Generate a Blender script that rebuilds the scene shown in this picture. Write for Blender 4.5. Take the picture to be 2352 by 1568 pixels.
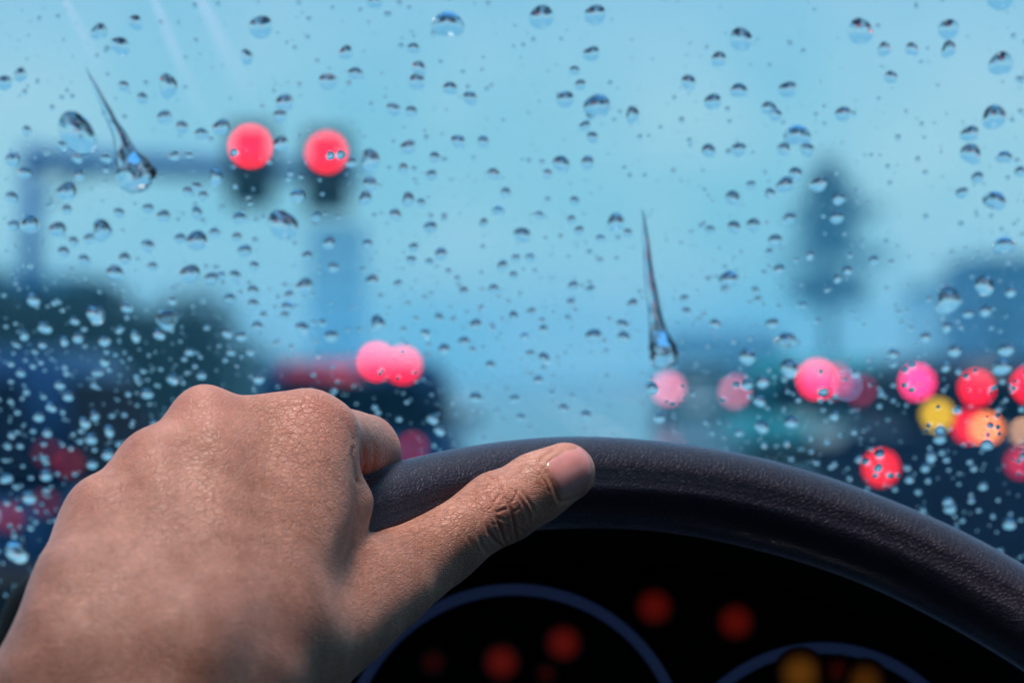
import bpy, bmesh, math, random
import numpy as np
from mathutils import Vector, Matrix
from mathutils.bvhtree import BVHTree

for o in list(bpy.data.objects):
    bpy.data.objects.remove(o)
S = bpy.context.scene
COL = S.collection
random.seed(7)
RNG = np.random.default_rng(7)

# ---------------------------------------------------------------- camera
EYE = Vector((0, 0, 1.2))
K = 0.36 / 2352                       # tangent per photo pixel (2352 px across, 100 mm lens)
PITCH = 0.01163
FWD = Vector((0, math.cos(PITCH), math.sin(PITCH)))
UP = Vector((0, -math.sin(PITCH), math.cos(PITCH)))
RIGHT = Vector((1, 0, 0))
cam = bpy.data.cameras.new('camera'); cam_o = bpy.data.objects.new('camera', cam); COL.objects.link(cam_o)
cam_o.location = EYE
cam_o.rotation_euler = (math.pi / 2 + PITCH, 0, 0)
cam.lens = 100; cam.sensor_width = 36; cam.clip_start = 0.05; cam.clip_end = 4000
cam.dof.use_dof = True
cam.dof.focus_distance = 0.834
cam.dof.aperture_fstop = 10
cam.dof.aperture_blades = 0
S.camera = cam_o

# ---------------------------------------------------------------- sky, sun, exposure
SUN_DIR = Vector((-0.12, -0.09, 0.90)).normalized()        # towards the sun
SUN_EL = math.asin(SUN_DIR.z); SUN_AZ = math.atan2(SUN_DIR.x, SUN_DIR.y)
W = bpy.data.worlds.new('World'); S.world = W; W.use_nodes = True
nt = W.node_tree; nt.nodes.clear()
n_out = nt.nodes.new('ShaderNodeOutputWorld'); n_bg = nt.nodes.new('ShaderNodeBackground')
n_sky = nt.nodes.new('ShaderNodeTexSky'); n_sky.sky_type = 'NISHITA'; n_sky.sun_disc = False
n_sky.sun_elevation = SUN_EL; n_sky.sun_rotation = SUN_AZ; n_sky.dust_density = 1.0; n_sky.ozone_density = 4.0
n_mix = nt.nodes.new('ShaderNodeMix'); n_mix.data_type = 'RGBA'
n_mix.inputs[0].default_value = 0.85
n_tc = nt.nodes.new('ShaderNodeTexCoord'); n_no = nt.nodes.new('ShaderNodeTexNoise')
n_no.inputs['Scale'].default_value = 9.0; n_no.inputs['Detail'].default_value = 4
n_rp = nt.nodes.new('ShaderNodeValToRGB')
n_rp.color_ramp.elements[0].position = 0.36; n_rp.color_ramp.elements[0].color = (2.3, 5.4, 6.2, 1)    # rain cloud, darker
n_rp.color_ramp.elements[1].position = 0.62; n_rp.color_ramp.elements[1].color = (4.6, 6.7, 6.9, 1)     # rain cloud, paler
nt.links.new(n_tc.outputs['Generated'], n_no.inputs['Vector'])
nt.links.new(n_no.outputs['Fac'], n_rp.inputs['Fac'])
n_xyz = nt.nodes.new('ShaderNodeSeparateXYZ'); n_el = nt.nodes.new('ShaderNodeMapRange'); n_el.inputs['From Min'].default_value = .04; n_el.inputs['From Max'].default_value = .20; n_el.inputs['To Max'].default_value = .85; n_el.interpolation_type = 'SMOOTHSTEP'
n_up = nt.nodes.new('ShaderNodeMix'); n_up.data_type = 'RGBA'; n_up.inputs[7].default_value = (1.3, 4.2, 6.6, 1)          # the cloud deepens to blue higher up
nt.links.new(n_tc.outputs['Generated'], n_xyz.inputs[0]); nt.links.new(n_xyz.outputs['Z'], n_el.inputs['Value']); nt.links.new(n_el.outputs[0], n_up.inputs[0]); nt.links.new(n_rp.outputs[0], n_up.inputs[6])
nt.links.new(n_sky.outputs[0], n_mix.inputs[6]); nt.links.new(n_up.outputs[2], n_mix.inputs[7])
nt.links.new(n_mix.outputs[2], n_bg.inputs['Color'])
n_bg.inputs['Strength'].default_value = 0.079
nt.links.new(n_bg.outputs[0], n_out.inputs[0])
sun = bpy.data.lights.new('sun', 'SUN'); sun_o = bpy.data.objects.new('sun', sun); COL.objects.link(sun_o)
sun.energy = 4.4; sun.angle = math.radians(24); sun.color = (1.0, 0.87, 0.81)
sun_o.rotation_euler = (-SUN_DIR).to_track_quat('-Z', 'Y').to_euler()
S.view_settings.view_transform = 'Standard'; S.view_settings.look = 'None'
S.view_settings.exposure = 0.62; S.view_settings.gamma = 1; S.view_settings.use_curve_mapping = False
cy = S.cycles
cy.use_denoising = True
cy.max_bounces = 14; cy.transmission_bounces = 10; cy.transparent_max_bounces = 16; cy.glossy_bounces = 6; cy.diffuse_bounces = 3
cy.volume_bounces = 1
cy.sample_clamp_indirect = 6
cy.caustics_reflective = False

# ---------------------------------------------------------------- helpers
def px(u, v, d):
    "the point seen at photo pixel (u, v), d metres in front of the eye"
    return EYE + FWD * d + RIGHT * ((u - 1176) * K * d) - UP * ((v - 784) * K * d)

def link(name, me, mat=None, parent=None, smooth=True):
    o = bpy.data.objects.new(name, me); COL.objects.link(o)
    if mat is not None and not me.materials: me.materials.append(mat)
    if smooth and len(me.polygons): me.polygons.foreach_set('use_smooth', np.ones(len(me.polygons), bool))
    if parent is not None: o.parent = parent
    return o

def tag(o, label=None, cat=None, group=None, kind=None):
    for k, v in (('label', label), ('category', cat), ('group', group), ('kind', kind)):
        if v: o[k] = v
    return o

def empty(name, loc, rz=0.0):
    o = bpy.data.objects.new(name, None); COL.objects.link(o); o.location = loc; o.rotation_euler.z = rz; o.empty_display_size = .05
    return o

def mesh_np(name, V, faces):
    me = bpy.data.meshes.new(name); me.from_pydata([tuple(map(float, v)) for v in V], [], [tuple(map(int, f)) for f in faces]); me.update()
    return me

class MB:
    "collects simple shapes into one mesh"
    def __init__(s): s.bm = bmesh.new()
    def box(s, c, size, rot=None, bevel=0.0, seg=2, taper=None):
        r = bmesh.ops.create_cube(s.bm, size=1); vs = r['verts']
        for v in vs:
            x, y, z = v.co
            if taper and z > 0: x *= taper[0]; y *= taper[1]
            v.co = Vector((x * size[0], y * size[1], z * size[2]))
        if bevel:
            es = list({e for v in vs for e in v.link_edges})
            g = bmesh.ops.bevel(s.bm, geom=es, offset=bevel, segments=seg, affect='EDGES', profile=.6)
            vs = list({v for f in g['faces'] for v in f.verts} | {v for v in vs if v.is_valid})
        M = Matrix.Translation(Vector(c))
        if rot is not None: M = M @ rot.to_4x4()
        for v in vs: v.co = M @ v.co
        return s
    def cyl(s, a, b, r0, r1=None, n=16):
        a, b = Vector(a), Vector(b); r1 = r0 if r1 is None else r1
        q = (b - a).to_track_quat('Z', 'Y')
        r = bmesh.ops.create_cone(s.bm, cap_ends=True, segments=n, radius1=r0, radius2=r1, depth=(b - a).length)
        for v in r['verts']: v.co = q @ v.co + (a + b) / 2
        return s
    def prism(s, prof, x0, x1, taper=1.0):
        "profile of (y, z) points swept in x; the far-out sides may be narrowed"
        A = [s.bm.verts.new((x0, y, z)) for y, z in prof]; B = [s.bm.verts.new((x1, y, z)) for y, z in prof]
        n = len(prof)
        s.bm.faces.new(A[::-1]); s.bm.faces.new(B)
        for i in range(n): s.bm.faces.new((A[i], A[(i + 1) % n], B[(i + 1) % n], B[i]))
        bmesh.ops.recalc_face_normals(s.bm, faces=s.bm.faces)
        return s
    def ball(s, c, r, sub=2, sc=(1, 1, 1)):
        q = bmesh.ops.create_icosphere(s.bm, subdivisions=sub, radius=r)
        for v in q['verts']: v.co = Vector((v.co.x * sc[0], v.co.y * sc[1], v.co.z * sc[2])) + Vector(c)
        return s
    def build(s, name, mat, parent=None, smooth=False):
        me = bpy.data.meshes.new(name); s.bm.to_mesh(me); s.bm.free()
        return link(name, me, mat, parent, smooth)

def sweep(points, radii, n=16, closed=False, squash=1.0):
    "tube through points; returns verts, faces"
    P = [Vector(p) for p in points]; m = len(P); V = []; Fc = []
    up = Vector((0, 0, 1))
    for i, p in enumerate(P):
        t = (P[(i + 1) % m] - P[i - 1]) if closed else (P[min(i + 1, m - 1)] - P[max(i - 1, 0)])
        t.normalize(); a = t.cross(up)
        if a.length < 1e-4: a = t.cross(Vector((0, 1, 0)))
        a.normalize(); b = a.cross(t)
        r = radii[i] if hasattr(radii, '__len__') else radii
        for j in range(n):
            w = 2 * math.pi * j / n
            V.append(p + a * (r * math.cos(w)) + b * (r * squash * math.sin(w)))
    for i in range(m if closed else m - 1):
        for j in range(n):
            a0 = i * n + j; a1 = i * n + (j + 1) % n; c = ((i + 1) % m) * n
            Fc.append((a0, a1, c + (j + 1) % n, c + j))
    if not closed:
        Fc.append(tuple(range(n))[::-1]); Fc.append(tuple((m - 1) * n + j for j in range(n)))
    return V, Fc

# ---------------------------------------------------------------- materials
def principled(name, col, rough=.5, metal=0.0, emit=None, estr=0.0, **kw):
    m = bpy.data.materials.new(name); m.use_nodes = True
    b = m.node_tree.nodes['Principled BSDF']
    b.inputs['Base Color'].default_value = (*col, 1); b.inputs['Roughness'].default_value = rough; b.inputs['Metallic'].default_value = metal
    if emit: b.inputs['Emission Color'].default_value = (*emit, 1); b.inputs['Emission Strength'].default_value = estr
    for k, v in kw.items(): b.inputs[k].default_value = v
    return m

def mottle(m, amount=.25, scale=8.0, detail=4.0, rough=.0, bump=0.0, bscale=None):
    "noise in colour, roughness and relief, in the object's own space"
    nt = m.node_tree; b = nt.nodes['Principled BSDF']
    tc = nt.nodes.new('ShaderNodeTexCoord'); n = nt.nodes.new('ShaderNodeTexNoise')
    n.inputs['Scale'].default_value = scale; n.inputs['Detail'].default_value = detail
    nt.links.new(tc.outputs['Object'], n.inputs['Vector'])
    c = b.inputs['Base Color'].default_value[:]
    r = nt.nodes.new('ShaderNodeValToRGB'); r.color_ramp.elements[0].position = .3; r.color_ramp.elements[1].position = .7
    r.color_ramp.elements[0].color = tuple(x * (1 - amount) for x in c[:3]) + (1,); r.color_ramp.elements[1].color = tuple(min(1, x * (1 + amount)) for x in c[:3]) + (1,)
    nt.links.new(n.outputs['Fac'], r.inputs['Fac']); nt.links.new(r.outputs['Color'], b.inputs['Base Color'])
    if rough:
        mr = nt.nodes.new('ShaderNodeMapRange'); r0 = b.inputs['Roughness'].default_value
        mr.inputs['To Min'].default_value = max(0, r0 - rough); mr.inputs['To Max'].default_value = min(1, r0 + rough)
        nt.links.new(n.outputs['Fac'], mr.inputs['Value']); nt.links.new(mr.outputs[0], b.inputs['Roughness'])
    if bump:
        n2 = nt.nodes.new('ShaderNodeTexNoise'); n2.inputs['Scale'].default_value = bscale or scale * 6; n2.inputs['Detail'].default_value = 6
        nt.links.new(tc.outputs['Object'], n2.inputs['Vector'])
        bp = nt.nodes.new('ShaderNodeBump'); bp.inputs['Strength'].default_value = bump; bp.inputs['Distance'].default_value = .02
        nt.links.new(n2.outputs['Fac'], bp.inputs['Height']); nt.links.new(bp.outputs[0], b.inputs['Normal'])
    return m

def lamp_mat(name, col, strength):
    return principled(name, tuple(min(.8, c * .8 + .02) for c in col), .25, emit=col, estr=strength)

M = {}
M['asphalt'] = mottle(principled('wet_asphalt', (.012, .034, .065), .12, **{'Specular IOR Level': .9}), .3, 1.3, 6, .06, .12, 60)
M['paving'] = mottle(principled('wet_paving', (.16, .17, .18), .35), .25, 2, 5, .1)
M['verge'] = mottle(principled('verge_grass', (.008, .040, .075), .2, **{'Specular IOR Level': .7}), .4, 1.5, 6, 0, .5, 30)
M['paint_line'] = mottle(principled('road_paint', (.7, .7, .68), .4), .2, 3)
M['pole'] = mottle(principled('sky_tinted_steel', (.012, .10, .27), .6, **{'Specular IOR Level': .2}), .2, 2)  # blue that sky blends over the gantry is put into its colour
M['housing'] = mottle(principled('signal_housing', (.003, .006, .014), .6, **{'Specular IOR Level': .15}), .2, 5)
M['hazed_concrete'] = mottle(principled('haze_tinted_facade', (.45, .72, .82), .7, **{'Specular IOR Level': .2}), .2, .4)  # haze over the distant walls is painted in as a pale blue tint
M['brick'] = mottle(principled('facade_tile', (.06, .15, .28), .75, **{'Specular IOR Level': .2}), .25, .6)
M['glass_dark'] = mottle(principled('window_glass', (.001, .008, .022), .5, **{'Specular IOR Level': .01}), .2, 2)
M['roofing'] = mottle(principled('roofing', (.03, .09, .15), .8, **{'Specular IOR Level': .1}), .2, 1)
M['leaf'] = mottle(principled('leaf', (.008, .040, .055), .7, **{'Specular IOR Level': .1}), .5, .7, 3)
M['needle'] = mottle(principled('conifer_needle', (.010, .045, .068), .7, **{'Specular IOR Level': .25}), .5, .9, 3)
M['bark'] = mottle(principled('bark', (.09, .065, .045), .85), .3, 6, 5, 0, .5, 40)
M['tyre'] = mottle(principled('tyre_rubber', (.010, .012, .016), .7, **{'Specular IOR Level': .15}), .2, 20)
M['alloy'] = principled('wheel_alloy', (.12, .14, .17), .4, .6)
M['matte_roof'] = mottle(principled('matte_dark_roof', (.003, .010, .024), 1.0, **{'Specular IOR Level': 0.0}), .2, 20)  # car roof made matte and dark so no sky sheen shows on it
M['trim'] = mottle(principled('black_trim', (.006, .009, .014), .6, **{'Specular IOR Level': .12}), .2, 12)
M['plate'] = principled('number_plate', (.7, .7, .66), .4)
M['lens_off'] = principled('unlit_lens', (.22, .01, .015), .15)
M['dash'] = mottle(principled('dash_plastic', (.003, .003, .004), .75, **{'Specular IOR Level': .12}), .2, 30, 4, .05, .15, 900)
M['black'] = principled('cluster_black', (.002, .002, .0025), .7, **{'Specular IOR Level': .08})
M['bonnet'] = mottle(principled('drop_tint_paint', (.04, .22, .50), .3, **{'Coat Weight': .5, 'Coat Roughness': .15}), .1, 5)  # blue chosen to colour the dark tops of the raindrops
M['lining'] = mottle(principled('cabin_lining', (.10, .075, .06), .9, **{'Specular IOR Level': .2}), .2, 60)  # warm brown tuned for the fill it bounces onto the hand
M['rubber'] = mottle(principled('seal_rubber', (.015, .015, .016), .6), .2, 40)
def car_paint(name, col):
    m = principled(name, col, .4, 0, **{'Specular IOR Level': .15}); m.node_tree.nodes['Principled BSDF'].inputs['Coat Weight'].default_value = .04
    m.node_tree.nodes['Principled BSDF'].inputs['Coat Roughness'].default_value = .06
    return mottle(m, .12, 3)
RED = (1.0, .004, .025); PINK = (1.0, .03, .16); AMBER = (1.0, .55, .02); ORANGE = (1.0, .22, .07); DIMRED = (.9, .01, .03)
# ---------------------------------------------------------------- the setting: ground, road, pavements
def sheet(name, x0, x1, y0, y1, z, mat):
    o = MB(); b = o.bm
    f = [b.verts.new((x, y, z)) for x, y in ((x0, y0), (x1, y0), (x1, y1), (x0, y1))]; b.faces.new(f)
    return tag(o.build(name, mat), kind='structure')
sheet('ground', -900, 900, -60, 1500, -0.02, M['verge'])
sheet('road', -5.4, 8.8, -50, 1200, 0.0, M['asphalt'])
for nm, x0, x1 in (('pavement', -9.0, -5.4), ('pavement', 8.8, 12.5)):
    tag(MB().box(((x0 + x1) / 2, 400, .055), (x1 - x0, 900, .13)).build(nm, M['paving']), kind='structure')
lines = MB()
for x in (-1.75, 1.85, 5.35):
    for i in range(26):
        y = 4 + i * 9.0
        f = [lines.bm.verts.new(p) for p in ((x - .06, y, .004), (x + .06, y, .004), (x + .06, y + 4, .004), (x - .06, y + 4, .004))]; lines.bm.faces.new(f)
for x in (-5.2, 8.6):
    f = [lines.bm.verts.new(p) for p in ((x - .06, 0, .004), (x + .06, 0, .004), (x + .06, 300, .004), (x - .06, 300, .004))]; lines.bm.faces.new(f)
tag(lines.build('lane_marking', M['paint_line']), kind='structure')

# ---------------------------------------------------------------- traffic signal gantry (two red lamps on a boom)
D = 55.0
def P(u, v, d=D): return px(u, v, d)
foot = P(70, 860); foot.z = 0
gan = empty('traffic_signal_gantry', (foot.x, foot.y, .12))
tag(gan, 'dark signal gantry whose long arm carries two glowing red lights over the road', 'traffic signal')
def loc(p): return p - gan.location
top = P(70, 372)
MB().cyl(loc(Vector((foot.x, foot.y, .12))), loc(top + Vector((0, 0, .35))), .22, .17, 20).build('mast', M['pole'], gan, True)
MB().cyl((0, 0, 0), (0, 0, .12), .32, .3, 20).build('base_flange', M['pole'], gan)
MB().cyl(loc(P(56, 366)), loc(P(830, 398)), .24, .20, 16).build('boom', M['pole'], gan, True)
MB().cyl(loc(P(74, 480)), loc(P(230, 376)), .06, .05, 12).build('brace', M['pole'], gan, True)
off_amber = principled('amber_lens_off', (.12, .06, .01), .2); off_green = principled('green_lens_off', (.01, .06, .04), .2)
for (u, v, st) in ((575, 336, 11), (750, 350, 8)):
    c = P(u, v, D - .35)
    h = MB().box(loc(c + Vector((0, .14, -.36))), (.88, .26, 1.62), bevel=.06).build('signal_head', M['housing'], gan)
    red = lamp_mat('red_signal_light', (1.0, .001, .012), st)
    def lens(dz, mat, nm):
        MB().ball(loc(c + Vector((0, .02, dz))), .19, 3, (1, .28, 1)).build(nm, mat, h, True)
    lens(0, red, 'red_lamp'); lens(-.40, off_amber, 'amber_lamp'); lens(-.80, off_green, 'green_lamp')
    for dz in (0, -.40, -.80):
        vz = MB(); n = 14
        ring = []
        for k in range(n + 1):
            a = math.pi * (-.08 + 1.16 * k / n)
            for (yy, rr) in ((0.0, .205), (-.2, .205), (-.2, .195), (0.0, .195)):
                ring.append(vz.bm.verts.new(loc(c + Vector((rr * math.cos(a), yy, dz + rr * math.sin(a))))))
        for k in range(n):
            for j in range(4):
                vz.bm.faces.new((ring[k*4+j], ring[k*4+(j+1)%4], ring[k*4+4+(j+1)%4], ring[k*4+4+j]))
        vz.build('visor', M['housing'], h)
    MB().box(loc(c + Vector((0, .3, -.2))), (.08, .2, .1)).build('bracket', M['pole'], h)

# ---------------------------------------------------------------- trees
def leaf_cloud(centres, n, size, mat, name, parent, seed, tilt=1.0):
    "many leaf faces scattered through the given (centre, radii) clumps"
    r = np.random.default_rng(seed); V = []; Fc = []
    ws = np.array([rx * ry * rz for _, (rx, ry, rz) in centres]) ** .6; ws /= ws.sum()
    for ci, cnt in enumerate(r.multinomial(n, ws)):
        c, rad = centres[ci]
        d = r.normal(size=(cnt, 3)); d /= np.linalg.norm(d, axis=1)[:, None]
        p = np.array(c) + d * np.array(rad) * (r.random(cnt)[:, None] ** .45)
        for q in p:
            a = r.normal(size=3); a /= np.linalg.norm(a); b = np.cross(a, r.normal(size=3)); b /= np.linalg.norm(b)
            s = size * r.uniform(.6, 1.4); i = len(V)
            V += [q - a * s, q + b * s * .45, q + a * s, q - b * s * .45]; Fc.append((i, i + 1, i + 2, i + 3))
    return link(name, mesh_np(name, V, Fc), mat, parent, False)

def broad_tree(u, d, height, spread, seed, label, n=5200, mat='leaf', size=None, group='trees along the roadside'):
    r = random.Random(seed)
    b = px(u, 860, d); b.z = 0
    t = empty('broadleaf_tree', b); tag(t, label, 'tree', group)
    V, Fc = sweep([(0, 0, -.1), (.05, 0, height * .2), (-.06, .05, height * .4), (.04, 0, height * .72)], [height * .035, height * .026, height * .02, height * .008], 12)
    tr = link('trunk', mesh_np('trunk', V, Fc), M['bark'], t)
    cl = []
    for i in range(11):
        a = r.uniform(0, 2 * math.pi); q = r.uniform(.15, .8); z = r.uniform(.34, .86)
        w = spread * (1 - abs(z - .55) * 1.1)
        c = (math.cos(a) * w * q, math.sin(a) * w * q, height * z)
        rr = spread * r.uniform(.28, .46); cl.append((c, (rr, rr, rr * .8)))
        V, Fc = sweep([(0, 0, height * .28), (c[0] * .5, c[1] * .5, height * (.28 + z) / 2), c], [height * .012, height * .008, height * .004], 6)
        link('limb', mesh_np('limb', V, Fc), M['bark'], t)
    cl.append(((0, 0, height * .85), (spread * .4, spread * .4, height * .15)))
    leaf_cloud(cl, n, size or height * .03, M[mat], 'crown', t, seed)
    return t
def conifer(u, d, height, tiers, seed, label):
    b = px(u, 860, d); b.z = 0
    t = empty('conifer_tree', b); tag(t, label, 'tree', 'trees along the roadside')
    V, Fc = sweep([(0, 0, -.1), (0, 0, height * .5), (0, 0, height)], [height * .028, height * .018, height * .004], 12)
    link('trunk', mesh_np('trunk', V, Fc), M['bark'], t)
    for zi, (z, w) in enumerate(tiers):
        cl = []
        for k in range(7):
            a = 2 * math.pi * (k + .5 * (zi % 2)) / 7
            q = .7 + .5 * ((k * 7 + zi * 5) % 11) / 10
            for f in (.25, .55, .85):
                cl.append(((math.cos(a) * w * f * q, math.sin(a) * w * f * q, z - f * .2 * w + .5 * math.sin(k * 2.4 + zi)), (w * .26, w * .26, height * .05)))
            V, Fc = sweep([(0, 0, z), (math.cos(a) * w * .5, math.sin(a) * w * .5, z - .02), (math.cos(a) * w, math.sin(a) * w, z - .12 * w)], [.07, .045, .015], 6)
            link('bough', mesh_np('bough', V, Fc), M['bark'], t)
        leaf_cloud(cl, 420, height * .02, M['needle'], 'bough_foliage', t, seed + zi)
    return t
broad_tree(30, 46, 2.5, 2.2, 11, 'dark bushy tree behind the foot of the signal mast', 6500)
broad_tree(190, 50, 2.9, 2.3, 12, 'tallest dark roadside tree just right of the signal mast', 7500)
broad_tree(400, 54, 2.5, 2.4, 13, 'rounded dark tree between the tall roadside tree and the dark van', 6500)
broad_tree(-170, 44, 2.8, 2.3, 14, 'dark tree at the left edge beyond the signal mast', 6000)
broad_tree(330, 36, 1.6, 1.9, 15, 'low dark shrubby tree above the hand knuckles', 6000)
broad_tree(110, 34, 1.6, 1.9, 16, 'low dark shrubby tree in front of the mast foot', 6000)
H = 1.2 + (860 - 372) * K * 260
conifer(1905, 260, H, [(H * .95, 1.0), (H * .88, 2.6), (H * .80, 4.0), (H * .72, 3.0), (H * .64, 5.0), (H * .50, 4.8), (H * .42, 3.0)], 31, 'slim hazy conifer with short tiers of boughs behind the teal car')

# ---------------------------------------------------------------- buildings in the rain
def building(u0, u1, d, v_top, depth, mat, label, nx, nz, name='apartment_block', gable=False, face=1):
    a = px(u0, v_top, d); b = px(u1, v_top, d)
    w = b.x - a.x; h = a.z
    o = empty(name, ((a.x + b.x) / 2, a.y, 0)); tag(o, label, 'building', 'buildings beyond the traffic')
    MB().box((0, depth / 2, h / 2), (w, depth, h)).build('wall', M[mat], o)
    if gable:
        MB().prism([(-.4, h), (depth / 2, h + 2.0), (depth + .4, h)], -w / 2 - .3, w / 2 + .3).build('roof', M['roofing'], o)
    else:
        MB().box((0, depth / 2, h + .2), (w + .3, depth + .3, .4)).build('parapet', M['roofing'], o)
    ww, hh = w / nx * .5, h / nz * .5
    for i in range(nx):
        for j in range(nz):
            x = -w / 2 + w * (i + .5) / nx; z = h * (j + .52) / nz
            f = MB().box((x, -.03, z), (ww + .16, .1, hh + .16)).build('window', M['hazed_concrete'], o)
            MB().box((x, -.09, z), (ww, .04, hh)).build('pane', M['glass_dark'], f)
    return o
building(2150, 2560, 230, 660, 18, 'hazed_concrete', 'grey flat roofed block at the right edge behind the queue of lit cars', 6, 5)
building(2250, 2700, 200, 600, 16, 'brick', 'taller brick block cut off by the right edge of the view', 5, 5)
building(710, 830, 600, 520, 20, 'hazed_concrete', 'pale distant block rising behind the dark van', 5, 6)
building(1560, 1800, 260, 800, 20, 'brick', 'low distant house beside the conifer trunk', 5, 2, 'house', True)
building(-60, 190, 260, 640, 20, 'brick', 'distant brick block behind the signal mast', 4, 5)

# ---------------------------------------------------------------- cars
def car(x, y, label, paint, width=1.75, length=4.2, height=1.46, style='hatch', cat='car', name='parked_car', roof=None):
    t = empty(name, (x, y, 0)); tag(t, label, cat, 'vehicles in the traffic ahead')
    w = width; L = length; h = height; belt = h * .60; sill = .22
    if style == 'hatch':
        body = [(0, .42), (.03, belt - .02), (.12, belt), (L - 1.1, belt - .04), (L - .25, belt - .22), (L, .5), (L - .02, sill), (.12, sill)]
        cab = [(.06, belt), (.30, h - .07), (.48, h), (L * .52, h), (L * .60, h - .06), (L * .76, belt - .03)]
    elif style == 'sedan':
        body = [(0, .45), (.03, belt + .02), (.7, belt + .04), (L - 1.2, belt - .02), (L - .2, belt - .22), (L, .5), (L - .02, sill), (.12, sill)]
        cab = [(.55, belt + .03), (1.0, h - .05), (1.2, h), (L * .55, h), (L * .62, h - .05), (L * .74, belt - .02)]
    else:  # tall van
        body = [(0, .45), (.02, belt), (.06, belt), (L - 1.0, belt), (L - .2, belt - .18), (L, .55), (L - .02, sill), (.12, sill)]
        cab = [(.02, belt), (.1, h - .1), (.24, h), (L * .66, h), (L * .74, h - .1), (L * .84, belt - .02)]
    def bev(mb, o=.05):
        bmesh.ops.bevel(mb.bm, geom=[e for e in mb.bm.edges], offset=o, segments=2, affect='EDGES', clamp_overlap=True); return mb
    bev(MB().prism(body, -w / 2, w / 2)).build('body', M[paint], t, True)
    c = MB().prism(cab, -w * .46, w * .46)
    for v in c.bm.verts:
        if v.co.z > belt + .1: v.co.x *= .88
    bev(c, .04).build('cabin', M[roof or paint], t, True)
    # glazing set proud of the cabin
    (y0, z0), (y1, z1) = cab[0], cab[1]
    def quad(pts, nm, mat, th=.012, nrm=(0, -1, 0)):
        q = MB(); n = Vector(nrm).normalized() * th
        A = [q.bm.verts.new(Vector(p)) for p in pts]; B = [q.bm.verts.new(Vector(p) + n) for p in pts]
        q.bm.faces.new(A); q.bm.faces.new(B[::-1])
        for i in range(len(A)): q.bm.faces.new((A[i], A[(i+1)%len(A)], B[(i+1)%len(A)], B[i]))
        bmesh.ops.recalc_face_normals(q.bm, faces=q.bm.faces)
        return q.build(nm, mat, t)
    f0, f1 = .12, .9
    ya, za = y0 + (y1 - y0) * f0, z0 + (z1 - z0) * f0; yb, zb = y0 + (y1 - y0) * f1, z0 + (z1 - z0) * f1
    quad([(-w * .40, ya, za), (w * .40, ya, za), (w * .35, yb, zb), (-w * .35, yb, zb)], 'rear_window', M['glass_dark'], .02, (0, -1, .3))
    for sx in (-1, 1):
        quad([(sx * w * .455, cab[0][0] + .35, belt + .05), (sx * w * .455, cab[-1][0] - .25, belt + .05), (sx * w * .41, cab[-2][0] - .05, h - .12), (sx * w * .41, cab[1][0] + .25, h - .12)], 'side_window', M['glass_dark'], .015, (sx, 0, .1))
        MB().box((sx * (w / 2 + .07), L * .66, belt + .08), (.16, .1, .12), bevel=.03).build('door_mirror', M[paint], t, True)
        for yy in (.78, L - .85):
            wl = MB().cyl((sx * (w / 2 - .2), yy, .31), (sx * (w / 2 - .01), yy, .31), .31, .30, 24).build('wheel', M['tyre'], t, True)
            MB().cyl((sx * (w / 2 - .06), yy, .31), (sx * (w / 2 + .004), yy, .31), .2, .19, 18).build('rim', M['alloy'], wl)
    MB().box((0, .02, .42), (w * .98, .16, .2), bevel=.05).build('bumper', M['trim'], t, True)
    MB().box((0, -.012, .62 if style != 'hatch' else .6), (.5, .02, .12)).build('number_plate', M['plate'], t)
    return t
def lamp(t, u, v, r, col, st, name='tail_lamp', sx=1.0):
    "a round lamp on the vehicle's rear face, at the height and side where the photo shows it"
    yb = t.location.y - .04
    p = EYE + FWD * 1 + RIGHT * ((u - 1176) * K) - UP * ((v - 784) * K) - EYE
    p = EYE + p * (yb / p.y)
    q = p - t.location
    MB().ball(q + Vector((0, -.005, 0)), r, 3, (sx, .3, 1)).build(name, lamp_mat('lit_' + name, col, st), t, True)
    MB().cyl(q + Vector((0, .0, 0)), q + Vector((0, .12, 0)), r * 1.15, r * 1.15, 20).build('lamp_housing', M['trim'], t)
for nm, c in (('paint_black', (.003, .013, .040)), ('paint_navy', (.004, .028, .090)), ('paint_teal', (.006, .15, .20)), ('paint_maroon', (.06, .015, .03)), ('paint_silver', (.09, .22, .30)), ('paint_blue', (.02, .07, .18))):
    M[nm] = car_paint(nm, c)
def xat(u, d): return px(u, 860, d).x
# dark vehicle to the left of the road ahead
c = car(xat(800, 20), 20, 'dark van ahead with a pair of bright red lights at its roof corner', 'paint_navy', 1.5, 3.9, 1.3, 'van', 'van', 'dark_van')
lamp(c, 865, 830, .055, RED, 9.24); lamp(c, 925, 838, .055, RED, 7.56)
for i, u in enumerate((668, 712, 756, 800)): lamp(c, u, 852, .05, (.7, .012, .05), (.12, .15, .35, .6)[i], 'marker_lamp', 1.2)
lamp(c, 948, 1026, .03, DIMRED, 1.47, 'reflector')
# near car on the left, mostly behind the hand
c = car(xat(188, 10) - .84, 10, 'dark blue car at the left edge with dim red lights beside the hand', 'paint_navy', 1.68, 4.0, 1.3, 'hatch', 'car', 'blue_car')
lamp(c, 160, 1066, .02, DIMRED, .28); lamp(c, 108, 1043, .018, DIMRED, .15); lamp(c, 105, 1158, .02, DIMRED, .13, 'reflector'); lamp(c, 22, 1190, .024, DIMRED, .3, 'brake_lamp')
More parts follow.
